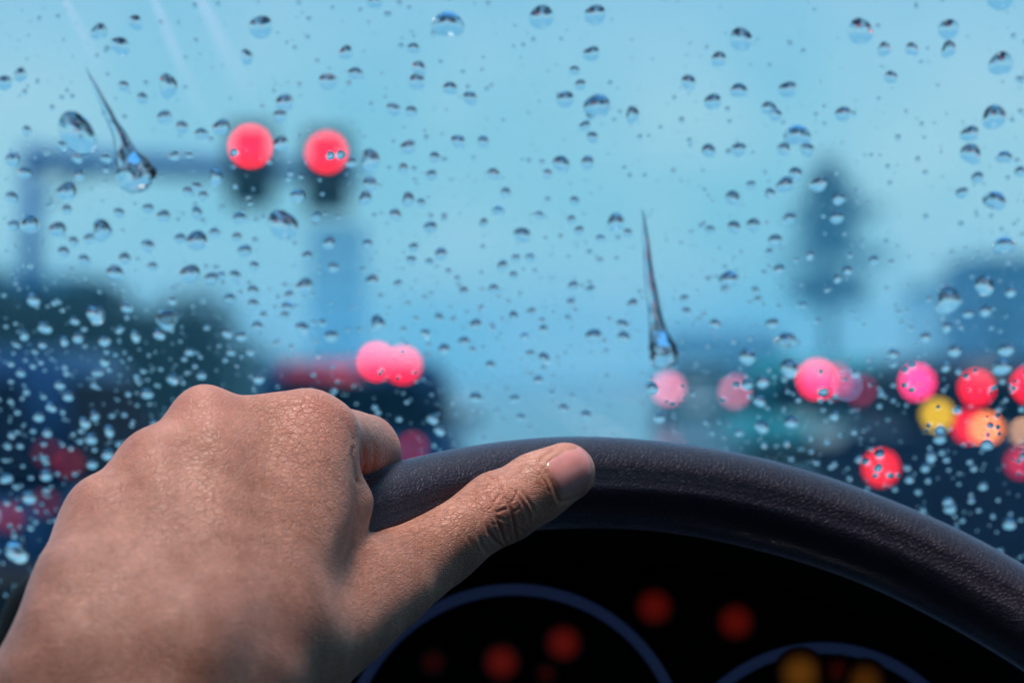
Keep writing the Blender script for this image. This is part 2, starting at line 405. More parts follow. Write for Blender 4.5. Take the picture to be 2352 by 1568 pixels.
# right: teal car and the queue
c = car(xat(1925, 28), 28, 'teal car with dark rear glass ahead on the right', 'paint_teal', 1.72, 4.1, 1.36, 'hatch', 'car', 'teal_car')
lamp(c, 1876, 871, .085, (1.0, .02, .08), 9.24, 'brake_lamp'); lamp(c, 1916, 874, .07, (.8, .01, .06), 2.52, 'brake_lamp'); lamp(c, 1980, 897, .05, (.7, .02, .1), 2.10, 'marker_lamp'); lamp(c, 1945, 884, .016, (.25, .5, 1), 12.60, 'reflector')
c = car(xat(1612, 62), 62, 'far pale car in the rain with two faint pink lights', 'paint_silver', 1.75, 4.3, 1.46, 'hatch', 'car', 'silver_car')
lamp(c, 1535, 892, .13, (1.0, .22, .32), 4.4); lamp(c, 1691, 900, .13, (1.0, .24, .36), 3.4)
c = car(xat(2330, 21), 21, 'black van in the queue with pink and red lights above amber and orange ones', 'paint_black', 1.66, 4.2, 1.33, 'van', 'van', 'black_van')
lamp(c, 2107, 878, .055, PINK, 8.40, 'brake_lamp'); lamp(c, 2243, 891, .055, RED, 6.72, 'brake_lamp')
lamp(c, 2153, 953, .055, AMBER, 2.7, 'indicator_lamp'); lamp(c, 2226, 979, .055, RED, 4.20); lamp(c, 2264, 986, .055, ORANGE, 6.72, 'indicator_lamp'); lamp(c, 2356, 1003, .055, (1.0, .5, .3), 7.14, 'indicator_lamp'); lamp(c, 2364, 884, .055, RED, 7.56, 'brake_lamp')
c = car(xat(2672, 8), 8, 'nearest low dark car with one speckled red light on its corner', 'paint_navy', 1.7, 4.1, .99, 'hatch', 'car', 'black_car', 'matte_roof')
lamp(c, 2023, 1074, .025, (1.0, .01, .02), 4.62); lamp(c, 2345, 1062, .02, (.8, .02, .08), 2.10, 'reflector')
# ---------------------------------------------------------------- steering wheel
RW, RT = .18286, .01425
WA, WB = .80220, .37534
def camv(x, y, z):   # camera-space vector (right, down, ahead) -> world vector
    return RIGHT * x - UP * y + FWD * z
W_C = EYE + camv(.06627, .17125, .76646)
_u = np.array([0, -math.cos(WA), math.sin(WA)])
E1 = camv(math.cos(WB), 0, math.sin(WB))
E2 = camv(_u[0] * math.cos(WB) - _u[2] * math.sin(WB), _u[1], _u[0] * math.sin(WB) + _u[2] * math.cos(WB))
E3 = E1.cross(E2)                                     # wheel axis
if E3.dot(FWD) > 0: E3 = -E3                          # towards the driver
wheel = empty('steering_wheel', W_C); tag(wheel, 'black leather steering wheel gripped by the hand', 'steering wheel')

def leather():
    m = principled('wheel_leather', (.014, .010, .022), .5); m.node_tree.nodes['Principled BSDF'].inputs['Specular IOR Level'].default_value = .2; m.node_tree.nodes['Principled BSDF'].inputs['Sheen Weight'].default_value = 1.0; m.node_tree.nodes['Principled BSDF'].inputs['Sheen Roughness'].default_value = .35; m.node_tree.nodes['Principled BSDF'].inputs['Sheen Tint'].default_value = (.80, .76, 1, 1); m.node_tree.nodes['Principled BSDF'].inputs['Coat Weight'].default_value = .38; m.node_tree.nodes['Principled BSDF'].inputs['Coat Roughness'].default_value = .26; m.node_tree.nodes['Principled BSDF'].inputs['Coat Tint'].default_value = (.86, .82, 1, 1); nt = m.node_tree; b = nt.nodes['Principled BSDF']
    tc = nt.nodes.new('ShaderNodeTexCoord')
    v = nt.nodes.new('ShaderNodeTexVoronoi'); v.feature = 'DISTANCE_TO_EDGE'; v.inputs['Scale'].default_value = 780
    v2 = nt.nodes.new('ShaderNodeTexVoronoi'); v2.feature = 'SMOOTH_F1'; v2.inputs['Scale'].default_value = 420
    n = nt.nodes.new('ShaderNodeTexNoise'); n.inputs['Scale'].default_value = 160; n.inputs['Detail'].default_value = 4
    nw = nt.nodes.new('ShaderNodeTexNoise'); nw.inputs['Scale'].default_value = 240; nw.inputs['Detail'].default_value = 2
    ad = nt.nodes.new('ShaderNodeVectorMath'); ad.operation = 'MULTIPLY_ADD'; ad.inputs[1].default_value = (.0016,) * 3
    nt.links.new(tc.outputs['Object'], nw.inputs['Vector'])
    nt.links.new(nw.outputs['Color'], ad.inputs[0]); nt.links.new(tc.outputs['Object'], ad.inputs[2])
    for q in (v, v2): nt.links.new(ad.outputs[0], q.inputs['Vector'])
    nt.links.new(tc.outputs['Object'], n.inputs['Vector'])
    ramp = nt.nodes.new('ShaderNodeMapRange'); ramp.inputs['From Max'].default_value = .22; ramp.interpolation_type = 'SMOOTHSTEP'
    nt.links.new(v.outputs['Distance'], ramp.inputs['Value'])
    s1 = nt.nodes.new('ShaderNodeMath'); s1.operation = 'MULTIPLY_ADD'; s1.inputs[1].default_value = .8
    nt.links.new(n.outputs['Fac'], s1.inputs[0]); nt.links.new(ramp.outputs[0], s1.inputs[2])
    bp = nt.nodes.new('ShaderNodeBump'); bp.inputs['Strength'].default_value = .8; bp.inputs['Distance'].default_value = .00016
    nt.links.new(s1.outputs[0], bp.inputs['Height']); nt.links.new(bp.outputs[0], b.inputs['Normal'])
    mr = nt.nodes.new('ShaderNodeMapRange'); mr.inputs['To Min'].default_value = .40; mr.inputs['To Max'].default_value = .56
    nt.links.new(n.outputs['Fac'], mr.inputs['Value']); nt.links.new(mr.outputs[0], b.inputs['Roughness'])
    return m
M['leather'] = leather()
NT, NR = 360, 40
V = []; Fc = []
for i in range(NT):
    t = 2 * math.pi * i / NT
    rad = E1 * math.sin(t) + E2 * math.cos(t)
    for j in range(NR):
        a = 2 * math.pi * j / NR
        r = RT * (1 + .012 * math.sin(5 * t + a) + .008 * math.sin(17 * t + 2 * a))
        seam = .0011 * math.exp(-((((a - 2.2 + math.pi) % (2 * math.pi)) - math.pi) / .05) ** 2)
        V.append(rad * (RW + (r - seam) * math.cos(a)) + E3 * ((r - seam) * math.sin(a)))
    for j in range(NR):
        Fc.append((i * NR + j, ((i + 1) % NT) * NR + j, ((i + 1) % NT) * NR + (j + 1) % NR, i * NR + (j + 1) % NR))
link('rim', mesh_np('rim', V, Fc), M['leather'], wheel)
# hub and spokes, below the picture
R3 = Matrix((E1, E2, E3)).transposed()
MB().cyl(-E3 * .035, E3 * .006, .058, .05, 40).build('hub_pad', M['dash'], wheel, True)
for ang in (90, 180, 270):
    t = math.radians(ang); rad = E1 * math.sin(t) + E2 * math.cos(t)
    V, Fc = sweep([rad * .045 - E3 * .012, rad * .1 - E3 * .012, rad * (RW - .002)], [.017, .013, .011], 16, squash=.6)
    link('spoke', mesh_np('spoke', V, Fc), M['dash'], wheel)
MB().cyl(-E3 * .03, -E3 * .2, .022, .022, 24).build('steering_column', M['trim'], wheel)

# ---------------------------------------------------------------- dashboard with instrument hood
HOOD = [(-60, 1620), (-25, 1500), (2, 1400), (35, 1335), (110, 1296), (400, 1290), (640, 1275), (800, 1225), (960, 1165), (1150, 1132), (1345, 1122), (1500, 1128), (1638, 1147), (1760, 1172), (1857, 1198), (1970, 1240), (2072, 1280), (2180, 1332), (2280, 1386), (2400, 1460), (2540, 1560), (2700, 1720)]
dash = empty('dashboard', px(1345, 1700, .97)); tag(dash, 'black dashboard hood arching over the instruments behind the wheel', 'dashboard')
def dl(p): return p - dash.location
def smooth_path(pts, n):
    P = np.array(pts, float); s = np.r_[0, np.cumsum(np.hypot(*np.diff(P, axis=0).T))]
    q = np.linspace(0, s[-1], n); A = np.stack([np.interp(q, s, P[:, i]) for i in (0, 1)], 1)
    for _ in range(3): A[1:-1] = (A[:-2] + 2 * A[1:-1] + A[2:]) / 4
    return A
HP = smooth_path(HOOD, 120)
T = np.gradient(HP, axis=0); N = np.stack([-T[:, 1], T[:, 0]], 1); N /= np.linalg.norm(N, axis=1)[:, None]   # inward (down)
prof = [(10, 1.000), (2, .985), (0, .96), (8, .946), (30, .938), (70, .936), (120, .940), (150, .948), (158, .962), (160, .99)]   # offset into the opening, depth
V = []; Fc = []; m = len(prof)
for i in range(len(HP)):
    for off, d in prof:
        p = HP[i] + N[i] * off; V.append(dl(px(p[0], p[1], d)))
for i in range(len(HP) - 1):
    for j in range(m - 1): Fc.append((i * m + j, (i + 1) * m + j, (i + 1) * m + j + 1, i * m + j + 1))
hood = link('instrument_hood', mesh_np('instrument_hood', V, Fc), M['dash'], dash)
# body of the dash, both sides, below the glass
MB().box(dl(px(1176, 1990, 1.0)), (1.5, .10, .12), bevel=.02).build('dash_body', M['dash'], dash, True)

clus = empty('instrument_cluster', px(1345, 1800, .995)); tag(clus, 'black instrument panel with two blue rimmed dials and glowing warning lights', 'instrument panel')
def cl(p): return p - clus.location
V = [cl(px(u, v, .992)) for u, v in ((500, 1180), (2560, 1180), (2560, 2250), (500, 2250))] + [cl(px(u, v, 1.0)) for u, v in ((500, 1180), (2560, 1180), (2560, 2250), (500, 2250))]
# face plate follows the hood's arch so nothing shows above it
HPi = HP + N * 90
idx = [i for i in range(len(HP)) if HPi[i][1] < 2200]
V = []; Fc = []
for d in (.988, .994):
    for i in idx: V.append(cl(px(HPi[i][0], HPi[i][1], d)))
    for i in idx: V.append(cl(px(HPi[i][0], 2250, d)))
q = len(idx)
for b0 in (0, 2 * q):
    for i in range(q - 1): Fc.append((b0 + i, b0 + i + 1, b0 + q + i + 1, b0 + q + i))
link('face_plate', mesh_np('face_plate', V, Fc), M['black'], clus, False)
M['dial_ring'] = principled('blue_dial_ring', (.03, .04, .10), .4, .2, emit=(.10, .19, .55), estr=.032)
M['dial_face'] = principled('dial_face', (.002, .002, .0025), .6, **{'Specular IOR Level': .08})
M['pointer'] = principled('pointer', (.25, .03, .02), .4)
for (u, v, R, wd) in ((1182, 1742, 389, 26), (1890, 1840, 353, 26)):
    c = px(u, v, .985); Rm = R * K * .985; wm = wd * K * .985
    ring = []; n = 96
    pts = [c + RIGHT * (Rm * math.sin(2 * math.pi * i / n)) + UP * (Rm * math.cos(2 * math.pi * i / n)) for i in range(n)]
    d = MB().cyl(cl(c + FWD * .0005), cl(c + FWD * .002), Rm, Rm, 64).build('dial', M['dial_face'], clus)
    V, Fc = sweep([cl(p) for p in pts], wm / 2, 12, True)
    link('dial_ring', mesh_np('dial_ring', V, Fc), M['dial_ring'], d)
    a = math.radians(215)
    MB().cyl(cl(c - FWD * .001), cl(c - FWD * .001 + RIGHT * Rm * .7 * math.sin(a) + UP * Rm * .7 * math.cos(a)), .0016, .0008, 8).build('pointer', M['pointer'], d)
    MB().cyl(cl(c - FWD * .004), cl(c), .008, .009, 24).build('pointer_hub', M['trim'], d, True)
def glow_mat(name, col, st, r):
    "a lit symbol behind a frosted lens: bright in the middle, dying out to its rim"
    m = bpy.data.materials.new(name); m.use_nodes = True; nt = m.node_tree; b = nt.nodes['Principled BSDF']
    b.inputs['Base Color'].default_value = (.004, .004, .004, 1); b.inputs['Roughness'].default_value = .5
    tc = nt.nodes.new('ShaderNodeTexCoord'); ln = nt.nodes.new('ShaderNodeVectorMath'); ln.operation = 'LENGTH'
    mr = nt.nodes.new('ShaderNodeMapRange'); mr.inputs['From Min'].default_value = 0; mr.inputs['From Max'].default_value = r; mr.inputs['To Min'].default_value = st; mr.inputs['To Max'].default_value = 0; mr.interpolation_type = 'SMOOTHSTEP'
    nt.links.new(tc.outputs['Object'], ln.inputs[0]); nt.links.new(ln.outputs['Value'], mr.inputs['Value'])
    b.inputs['Emission Color'].default_value = (*col, 1); nt.links.new(mr.outputs[0], b.inputs['Emission Strength'])
    return m
for (u, v, st, col, r) in ((1503, 1393, 0.0450, (1, .035, .02), 54), (1690, 1427, 0.0450, (1, .035, .02), 54), (1294, 1476, 0.0480, (1, .05, .03), 54), (1152, 1520, 0.0480, (1, .05, .03), 54), (995, 1520, 0.0080, (1, .05, .03), 39), (1255, 1546, 0.0080, (1, .04, .03), 33), (1838, 1546, 0.0600, (1, .34, .03), 62), (1986, 1566, 0.0350, (1, .32, .03), 57), (1925, 1540, 0.0100, (1, .05, .03), 39)):
    rr = r * K * .983; c = px(u, v, .983)
    o = MB().cyl(Vector((0, 0, 0)), FWD * .0015, rr, rr, 32).build('warning_light', glow_mat('warning_glow', col, st, rr), clus)
    o.location = cl(c)

# ---------------------------------------------------------------- unseen cabin shell added to cut sky light round the driver
cab = empty('unseen_cabin', EYE + Vector((.1, 0, -.8))); tag(cab, 'unseen brown cabin shell added round the driver to cut sky light', 'car cabin')
def cb(x, y, z): return Vector((x, y, z)) - Vector((.1, 0, -.8))
ZR = .50
for c, sz, nm in ((cb(.1, -.255, ZR), (1.7, 1.89, .03), 'unseen_roof'),  # added roof, cut short to admit sun and part-shade the wrist
                  (cb(-.76, -.2, -.30), (.06, 2.0, .88), 'unseen_door_panel'), (cb(.96, -.2, -.30), (.06, 2.0, .88), 'unseen_door_panel'), (cb(.1, -1.2, -.13), (1.7, .05, 1.24), 'unseen_bulkhead'),
                  (cb(.1, -.2, -.76), (1.7, 2.0, .04), 'unseen_floor'), (cb(-.75, -.55, .315), (.05, .12, .33), 'unseen_door_pillar'), (cb(.95, -.55, .315), (.05, .12, .33), 'unseen_door_pillar')):
    MB().box(c, sz, bevel=.008).build(nm, M['lining'], cab)
bon = empty('unseen_bonnet', EYE + Vector((.1, 1.15, -.3))); tag(bon, 'unseen blue bonnet added beyond the windscreen to tint the raindrops', 'bonnet')  # unseen bonnet, added so the raindrops refract blue
V = []; Fc = []; n_, m_ = 14, 17
for i in range(n_):
    f = i / (n_ - 1)
    for j in range(m_):
        x = -1 + 2 * j / (m_ - 1); hw = .82 - .10 * f * f
        V.append((x * hw, 1.25 * f, -.02 - .10 * f * f - .09 * x ** 4 + .012 * math.exp(-((abs(x) - .45) / .1) ** 2)))
for i in range(n_ - 1):
    for j in range(m_ - 1): Fc.append((i * m_ + j, i * m_ + j + 1, (i + 1) * m_ + j + 1, (i + 1) * m_ + j))
link('panel', mesh_np('panel', V, Fc), M['bonnet'], bon)
MB().box((0, 1.27, -.32), (1.4, .06, .36), bevel=.02).build('nose', M['bonnet'], bon, True)
seat = empty('unseen_seat', EYE + Vector((0, -.25, -.75))); tag(seat, 'unseen brown driver seat added to block light from behind', 'car seat')  # unseen seat, added with the cabin shell to block light from behind
MB().box((0, .0, .18), (.5, .5, .16), bevel=.05).build('cushion', M['lining'], seat, True)
MB().box((0, -.3, .55), (.5, .14, .68), bevel=.06).build('backrest', M['lining'], seat, True)
MB().box((0, -.34, 1.0), (.26, .1, .18), bevel=.04).build('headrest', M['lining'], seat, True)

# ---------------------------------------------------------------- windscreen
G0, G1 = px(1176, 0, .95), px(1176, 1568, 1.04)
GT = (G1 - G0).normalized()                          # down the glass
GN = RIGHT.cross(GT).normalized()
if GN.dot(FWD) < 0: GN = -GN                         # outwards
def on_glass(u, v, out=0.0):
    r = px(u, v, 1.0) - EYE
    t = (G0 - EYE).dot(GN) / r.dot(GN)
    return EYE + r * t + GN * out
def pane_mat():
    m = bpy.data.materials.new('windscreen_glass'); m.use_nodes = True; nt = m.node_tree; nt.nodes.clear()
    out = nt.nodes.new('ShaderNodeOutputMaterial'); mx = nt.nodes.new('ShaderNodeMixShader'); tr = nt.nodes.new('ShaderNodeBsdfTransparent'); gl = nt.nodes.new('ShaderNodeBsdfGlossy'); fr = nt.nodes.new('ShaderNodeLayerWeight'); pw = nt.nodes.new('ShaderNodeMath'); pw.operation = 'POWER'; pw.inputs[1].default_value = 5; ml = nt.nodes.new('ShaderNodeMath'); ml.operation = 'MULTIPLY_ADD'; ml.inputs[1].default_value = .9; ml.inputs[2].default_value = .004
    tr.inputs[0].default_value = (.94, .985, .995, 1); gl.inputs['Roughness'].default_value = .02
    nt.links.new(fr.outputs['Facing'], pw.inputs[0]); nt.links.new(pw.outputs[0], ml.inputs[0]); nt.links.new(ml.outputs[0], mx.inputs[0]); nt.links.new(tr.outputs[0], mx.inputs[1]); nt.links.new(gl.outputs[0], mx.inputs[2]); nt.links.new(mx.outputs[0], out.inputs[0])
    return m
ws = empty('windscreen', on_glass(1176, 784)); tag(ws, 'rain covered windscreen glass between the steering wheel and the street', 'windscreen')
def wl(p): return p - ws.location
Q = []
up_ext, dn_ext, sd = .44, .10, .72
base = (G0 + G1) / 2
for off in (0.0, .005):
    for sx, sy in ((-1, -up_ext - .12), (1, -up_ext - .12), (1, dn_ext + .10), (-1, dn_ext + .10)):
        Q.append(wl(base + RIGHT * (sx * sd) + GT * sy + GN * off))
link('glass_pane', mesh_np('glass_pane', Q, [(0, 1, 2, 3), (7, 6, 5, 4), (0, 4, 5, 1), (1, 5, 6, 2), (2, 6, 7, 3), (3, 7, 4, 0)]), pane_mat(), ws, False)
c4 = [Vector(q) for q in Q[:4]]
for a, b in ((0, 1), (1, 2), (2, 3), (3, 0)):
    V, Fc = sweep([c4[a], c4[b]], .02, 10); link('frame', mesh_np('frame', V, Fc), M['rubber'], ws)
GOUT = .0052

# ---------------------------------------------------------------- rain on the glass
M['water'] = bpy.data.materials.new('rain_water'); M['water'].use_nodes = True
_nt = M['water'].node_tree; _nt.nodes.clear()
_o = _nt.nodes.new('ShaderNodeOutputMaterial'); _g = _nt.nodes.new('ShaderNodeBsdfGlass'); _g.inputs['IOR'].default_value = 1.333; _g.inputs['Roughness'].default_value = 0.0; _g.inputs['Color'].default_value = (1, 1, 1, 1)
_nt.links.new(_g.outputs[0], _o.inputs[0])

def drop_shape(r, nseg=22, nring=9, hgt=.56, wob=.08, stretch=1.0, sag=.1, p=1.16):
    "a sessile drop of base radius 1: local x across the glass, y down the glass, z out; its skirt runs out thin on the glass"
    ph = [r.uniform(0, 6.28) for _ in range(3)]
    V = []; Fc = []
    for i in range(nring):
        f = math.cos(math.pi / 2 * i / nring) ** .8
        z = hgt * max(0, 1 - f * f) ** p
        for j in range(nseg):
            a = 2 * math.pi * j / nseg
            k = 1 + wob * (.6 * math.sin(2 * a + ph[0]) + .4 * math.sin(3 * a + ph[1]))
            x = f * k * math.cos(a); y = f * k * math.sin(a) * stretch
            V.append((x, y + sag * z * .5, z))
    V.append((0, sag * hgt * .5, hgt))
    top = len(V) - 1
    for i in range(nring - 1):
        for j in range(nseg): Fc.append((i * nseg + j, i * nseg + (j + 1) % nseg, (i + 1) * nseg + (j + 1) % nseg, (i + 1) * nseg + j))
    for j in range(nseg): Fc.append(((nring - 1) * nseg + j, (nring - 1) * nseg + (j + 1) % nseg, top))
    Fc.append(tuple(range(nseg))[::-1])
    return V, Fc
def drop_mesh(name, *a, **k):
    V, Fc = drop_shape(*a, **k); me = mesh_np(name, V, Fc)
    # GT is "down": frame (RIGHT, GT, GN) may be left-handed; fix the winding once
    if RIGHT.cross(GT).dot(GN) < 0: me.flip_normals()
    sm = [len(p.vertices) <= 4 for p in me.polygons]; me.polygons.foreach_set('use_smooth', sm)
    me.materials.append(M['water']); return me
rr = random.Random(3)
VAR = [drop_mesh('raindrop', rr, hgt=rr.uniform(.56, .70), wob=rr.uniform(.04, .2), stretch=rr.uniform(.92, 1.12), sag=rr.uniform(.05, .3)) for _ in range(12)]
def place_drop(u, v, w, me, ang=0.0, stretch=1.0, flat=1.0):
    p = on_glass(u, v, GOUT); d = (p - EYE).dot(FWD); s = w * .5 * K * d
    o = bpy.data.objects.new('raindrop', me); COL.objects.link(o)
    ca, sa = math.cos(ang), math.sin(ang)
    X = RIGHT * ca + GT * sa; Y = GT * ca - RIGHT * sa
    o.matrix_world = Matrix.Translation(p) @ (Matrix((X * s, Y * (s * stretch), GN * (s * flat))).transposed()).to_4x4()
    return o
C1 = "435,160,75 598,120,70 530,225,85 1163,140,105 745,405,90 1270,480,80 1250,540,60 1465,385,80 80,355,60 8,390,70 545,405,50 630,460,55 730,545,70 808,590,60 895,620,60 985,590,75 1255,665,70 1100,275,60 45,735,65 100,795,60 110,605,40 270,675,50 335,730,50 465,730,50 775,720,50 840,718,45 290,880,85 40,905,55 345,805,45 960,815,65 835,880,45 875,860,45 905,900,45 1328,900,70 525,975,50 655,955,50 725,990,60 875,975,50 1068,1000,60 290,960,45 125,1025,85 48,1030,50 248,1050,75 448,1055,95 390,1090,50 320,1105,45 800,1090,50 875,1100,95 875,1145,50 955,1065,50 1055,1085,45 1090,1145,65 275,1150,55 368,1185,55 655,1125,60 550,1180,55 675,1215,45 1370,1170,50 1470,1110,55 1135,1215,45 1490,1220,50 508,1245,80 845,1248,90 940,1270,65 985,1255,40 1048,1260,55 1360,1305,75 1130,1325,50 1290,1345,45 1022,1360,55 1130,1385,50 1285,1400,60 1270,1435,40 765,1370,45 560,1400,55 140,1365,60 420,1430,80 735,1455,85 1150,1485,50 1350,1495,60 1480,1530,60 190,1490,60 325,1460,40 340,1535,50 705,1520,50 600,1530,45 460,1550,50 1010,1515,45 1075,1530,50 1440,1470,35 1175,1435,35 1050,700,35 1415,990,40 1475,715,40 1515,712,40"
C2 = "970,95,110 1212,85,95 220,25,70 90,255,60 135,350,70 15,390,75 410,385,75 560,415,65 650,460,65 305,510,65 385,520,55 420,325,60 395,235,55 1195,260,70 1077,465,80 1380,535,65 1165,585,50 1200,635,50 1120,335,45 1145,400,50 370,680,65 597,655,65 708,655,55 490,725,50 200,740,90 115,750,50 200,850,65 177,910,60 370,915,60 430,930,40 475,805,50 348,775,45 755,800,55 1060,755,75 1178,750,60 998,800,45 810,885,45 775,965,55 1120,920,45 960,985,45 313,985,55 470,1040,60 885,1075,75 710,1020,40 1305,1018,80 1140,1055,45 1235,1090,45 1105,1005,40 1360,1065,40 190,1115,50 395,1130,45 518,1160,60 385,1188,45 795,1213,50 855,1178,40 920,1175,45 208,1280,55 325,1295,40 465,1195,40 845,1255,40 1113,1303,50 620,1327,45 755,1317,50 1103,1380,40 1190,1320,40 1380,1385,50 235,1475,70 675,1480,55 845,1440,45 510,1447,40 925,1420,40 450,1518,45 1205,1530,75 1335,1480,60 1340,1535,60 980,1500,40 895,1530,45 620,1555,55"
C3 = "305,195,105 843,160,115 1475,15,110 1240,150,90 1240,240,70 1475,305,115 205,285,70 70,390,65 178,475,75 295,425,75 515,420,75 430,505,70 460,535,60 765,530,70 980,365,60 950,240,65 1075,240,60 498,690,60 602,690,65 160,695,65 295,690,65 1445,545,115 1335,620,80 1340,710,95 1490,725,70 1562,790,50 1370,815,55 1300,885,50 1448,920,100 552,800,60 503,850,75 655,845,70 745,910,60 735,995,65 270,910,65 437,890,50 350,850,40 523,1000,60 275,1040,60 360,1030,60 167,1050,45 458,1100,60 430,1150,35 475,1230,50 785,1235,45 615,1165,40 903,1188,45 250,1275,90 235,1320,40 1490,1120,95 1403,1300,85 1520,1330,50 1405,1415,55 1328,1428,50 1230,1488,45 190,1475,50 445,1475,60 510,1545,85 50,1362,40 60,1418,40 370,1325,35 380,1365,35 1135,1535,50 740,1270,40"
C6 = "437,160,70 622,212,80 505,270,60 1080,150,50 1350,135,60 1577,130,70 1558,205,90 1080,195,40 50,430,50 490,355,50 500,470,60 630,450,60 820,420,40 20,300,60 435,285,50 770,310,45 1310,208,40 915,235,45 1490,545,60 1285,520,55 1285,478,45 1360,398,40 1245,600,50 1330,830,50 1590,895,60 1150,700,40 1220,650,40 400,495,40 1020,595,38 1015,650,34 965,625,30 1475,730,40 1320,800,40"
C4 = "515,50,50 415,188,40 175,130,45 295,105,35 640,155,45 930,150,45 1050,125,45 980,170,45 1235,135,55 1355,172,55 700,345,45 595,405,50 820,330,40 390,320,40 420,275,40 340,525,45 270,415,45 200,460,40 235,370,40 150,500,45 185,565,40 365,590,50 435,655,50 180,740,50 15,755,50 370,695,45 110,830,60 60,1055,90 440,560,40 75,320,40 90,165,40 255,190,35 165,205,35 770,235,35 1020,235,35 1055,345,45 940,235,35 380,495,40"
C5 = "740,130,55 825,95,50 880,345,60 1050,350,45 1155,265,45 1265,390,45 1365,420,45 1080,430,40 945,200,45 690,435,50 720,485,45 1120,150,40 1180,170,50 1095,75,45 660,60,40 1215,320,25"
DROPS = []
for src, f, ou, ov in ((C1, .5127, 0, 0), (C2, .5127, 746.5, 0), (C3, .5127, 1548, 0), (C6, .5239, 1490.6, 746.5), (C4, .5607, 0, 689), (C5, .5239, 631.6, 746.5)):
    for it in src.split():
        a, b, w = map(float, it.split(',')); u, v = a * f + ou, b * f + ov
        if all((u - x) ** 2 + (v - y) ** 2 > (.32 * (w * f + ww)) ** 2 for x, y, ww in DROPS): DROPS.append((u, v, w * f))
LAND = [(575, 336, 'left red signal light'), (750, 350, 'right red signal light'), (305, 410, 'heavy end of the slanting trail'), (195, 168, 'upper tip of the slanting trail'), (1526, 838, 'foot of the tall water trail'), (1478, 497, 'upper tip of the tall trail'),
        (172, 316, 'fat slanting oval drop'), (648, 528, 'dark rimmed oval drop'), (1028, 66, 'largest drop at the top edge'), (1372, 254, 'large drop above centre'), (1835, 322, 'large drop above the conifer'), (2182, 701, 'wide drop before the right block'),
        (473, 882, 'middle finger knuckle'), (735, 894, 'index finger knuckle'), (895, 834, 'bright red pair of the van'), (1535, 890, 'left pale pink light'), (1690, 900, 'right pale pink light'), (1878, 870, 'bright red light of the teal car'),
        (2107, 878, 'magenta pink light'), (2153, 953, 'amber light'), (2023, 1072, 'speckled red light'), (1905, 390, 'conifer top'), (75, 372, 'left end of the signal arm'), (925, 1055, 'bent index finger'), (1345, 1000, 'top of the steering wheel'), (0, 0, 'top left corner of the view'), (2352, 0, 'top right corner of the view'), (1176, 784, 'very centre of the view'), (165, 1120, 'little finger knuckle')]
SECT = ['right of', 'below and right of', 'below', 'below and left of', 'left of', 'above and left of', 'above', 'above and right of']
ORD = ['nearest', 'second nearest', 'third nearest', 'fourth nearest', 'fifth nearest', 'sixth nearest', 'seventh nearest', 'eighth nearest', 'ninth nearest', 'tenth nearest', 'eleventh nearest', 'twelfth nearest']
def drop_labels(drops):
    best = {}
    for lu, lv, nm in LAND:
        buckets = {}
        for i, (u, v, w) in enumerate(drops):
            d = math.hypot(u - lu, v - lv); k = int(round(math.atan2(v - lv, u - lu) / (math.pi / 4))) % 8
            buckets.setdefault(k, []).append((d, i))
        for k, L in buckets.items():
            for r_, (d, i) in enumerate(sorted(L)):
                if r_ < len(ORD) and (i not in best or (r_, d) < best[i][0]): best[i] = ((r_, d), '%s raindrop %s the %s' % (ORD[r_], SECT[k], nm))
    return [best[i][1] if i in best else 'small clear raindrop among many on the open windscreen' for i in range(len(drops))]
LABELS = drop_labels(DROPS)
for (u, v, w), lab in zip(DROPS, LABELS):
    o = place_drop(u, v, w, VAR[rr.randrange(len(VAR))], rr.uniform(-.35, .35), rr.uniform(.92, 1.1), rr.uniform(.88, 1.05) * (.72 + .28 * max(0, min(1, (v - 60) / 420))))
    tag(o, lab, 'raindrop', 'raindrops on the windscreen')
BIG = [
    (172, 316, 78, -.62, 1.35, 'fat slanting oval raindrop at the upper left beside the long water trail'),
    (648, 528, 66, -.35, 1.22, 'fat dark rimmed oval raindrop below the right hand signal lights'),
    (1028, 66, 70, 0, 1.0, 'large round raindrop at the top edge, the biggest left of centre'),
    (1372, 254, 62, 0, .95, 'large raindrop with a smaller one at its left, above centre'),
    (1835, 322, 58, 0, 1.0, 'large raindrop sitting on two small ones above the conifer'),
    (2182, 701, 62, .1, .92, 'wide dark topped raindrop before the grey block at the right'),
    (1802, 797, 42, 0, .8, 'flat dark raindrop just above the first bright red car light'),
    (383, 741, 44, 0, .85, 'bright raindrop against the dark tree above the knuckles'),
]
for u, v, w, ang, st, lab in BIG:
    o = place_drop(u, v, w, VAR[rr.randrange(len(VAR))], ang, st, 1.0); tag(o, lab, 'raindrop', 'raindrops on the windscreen')

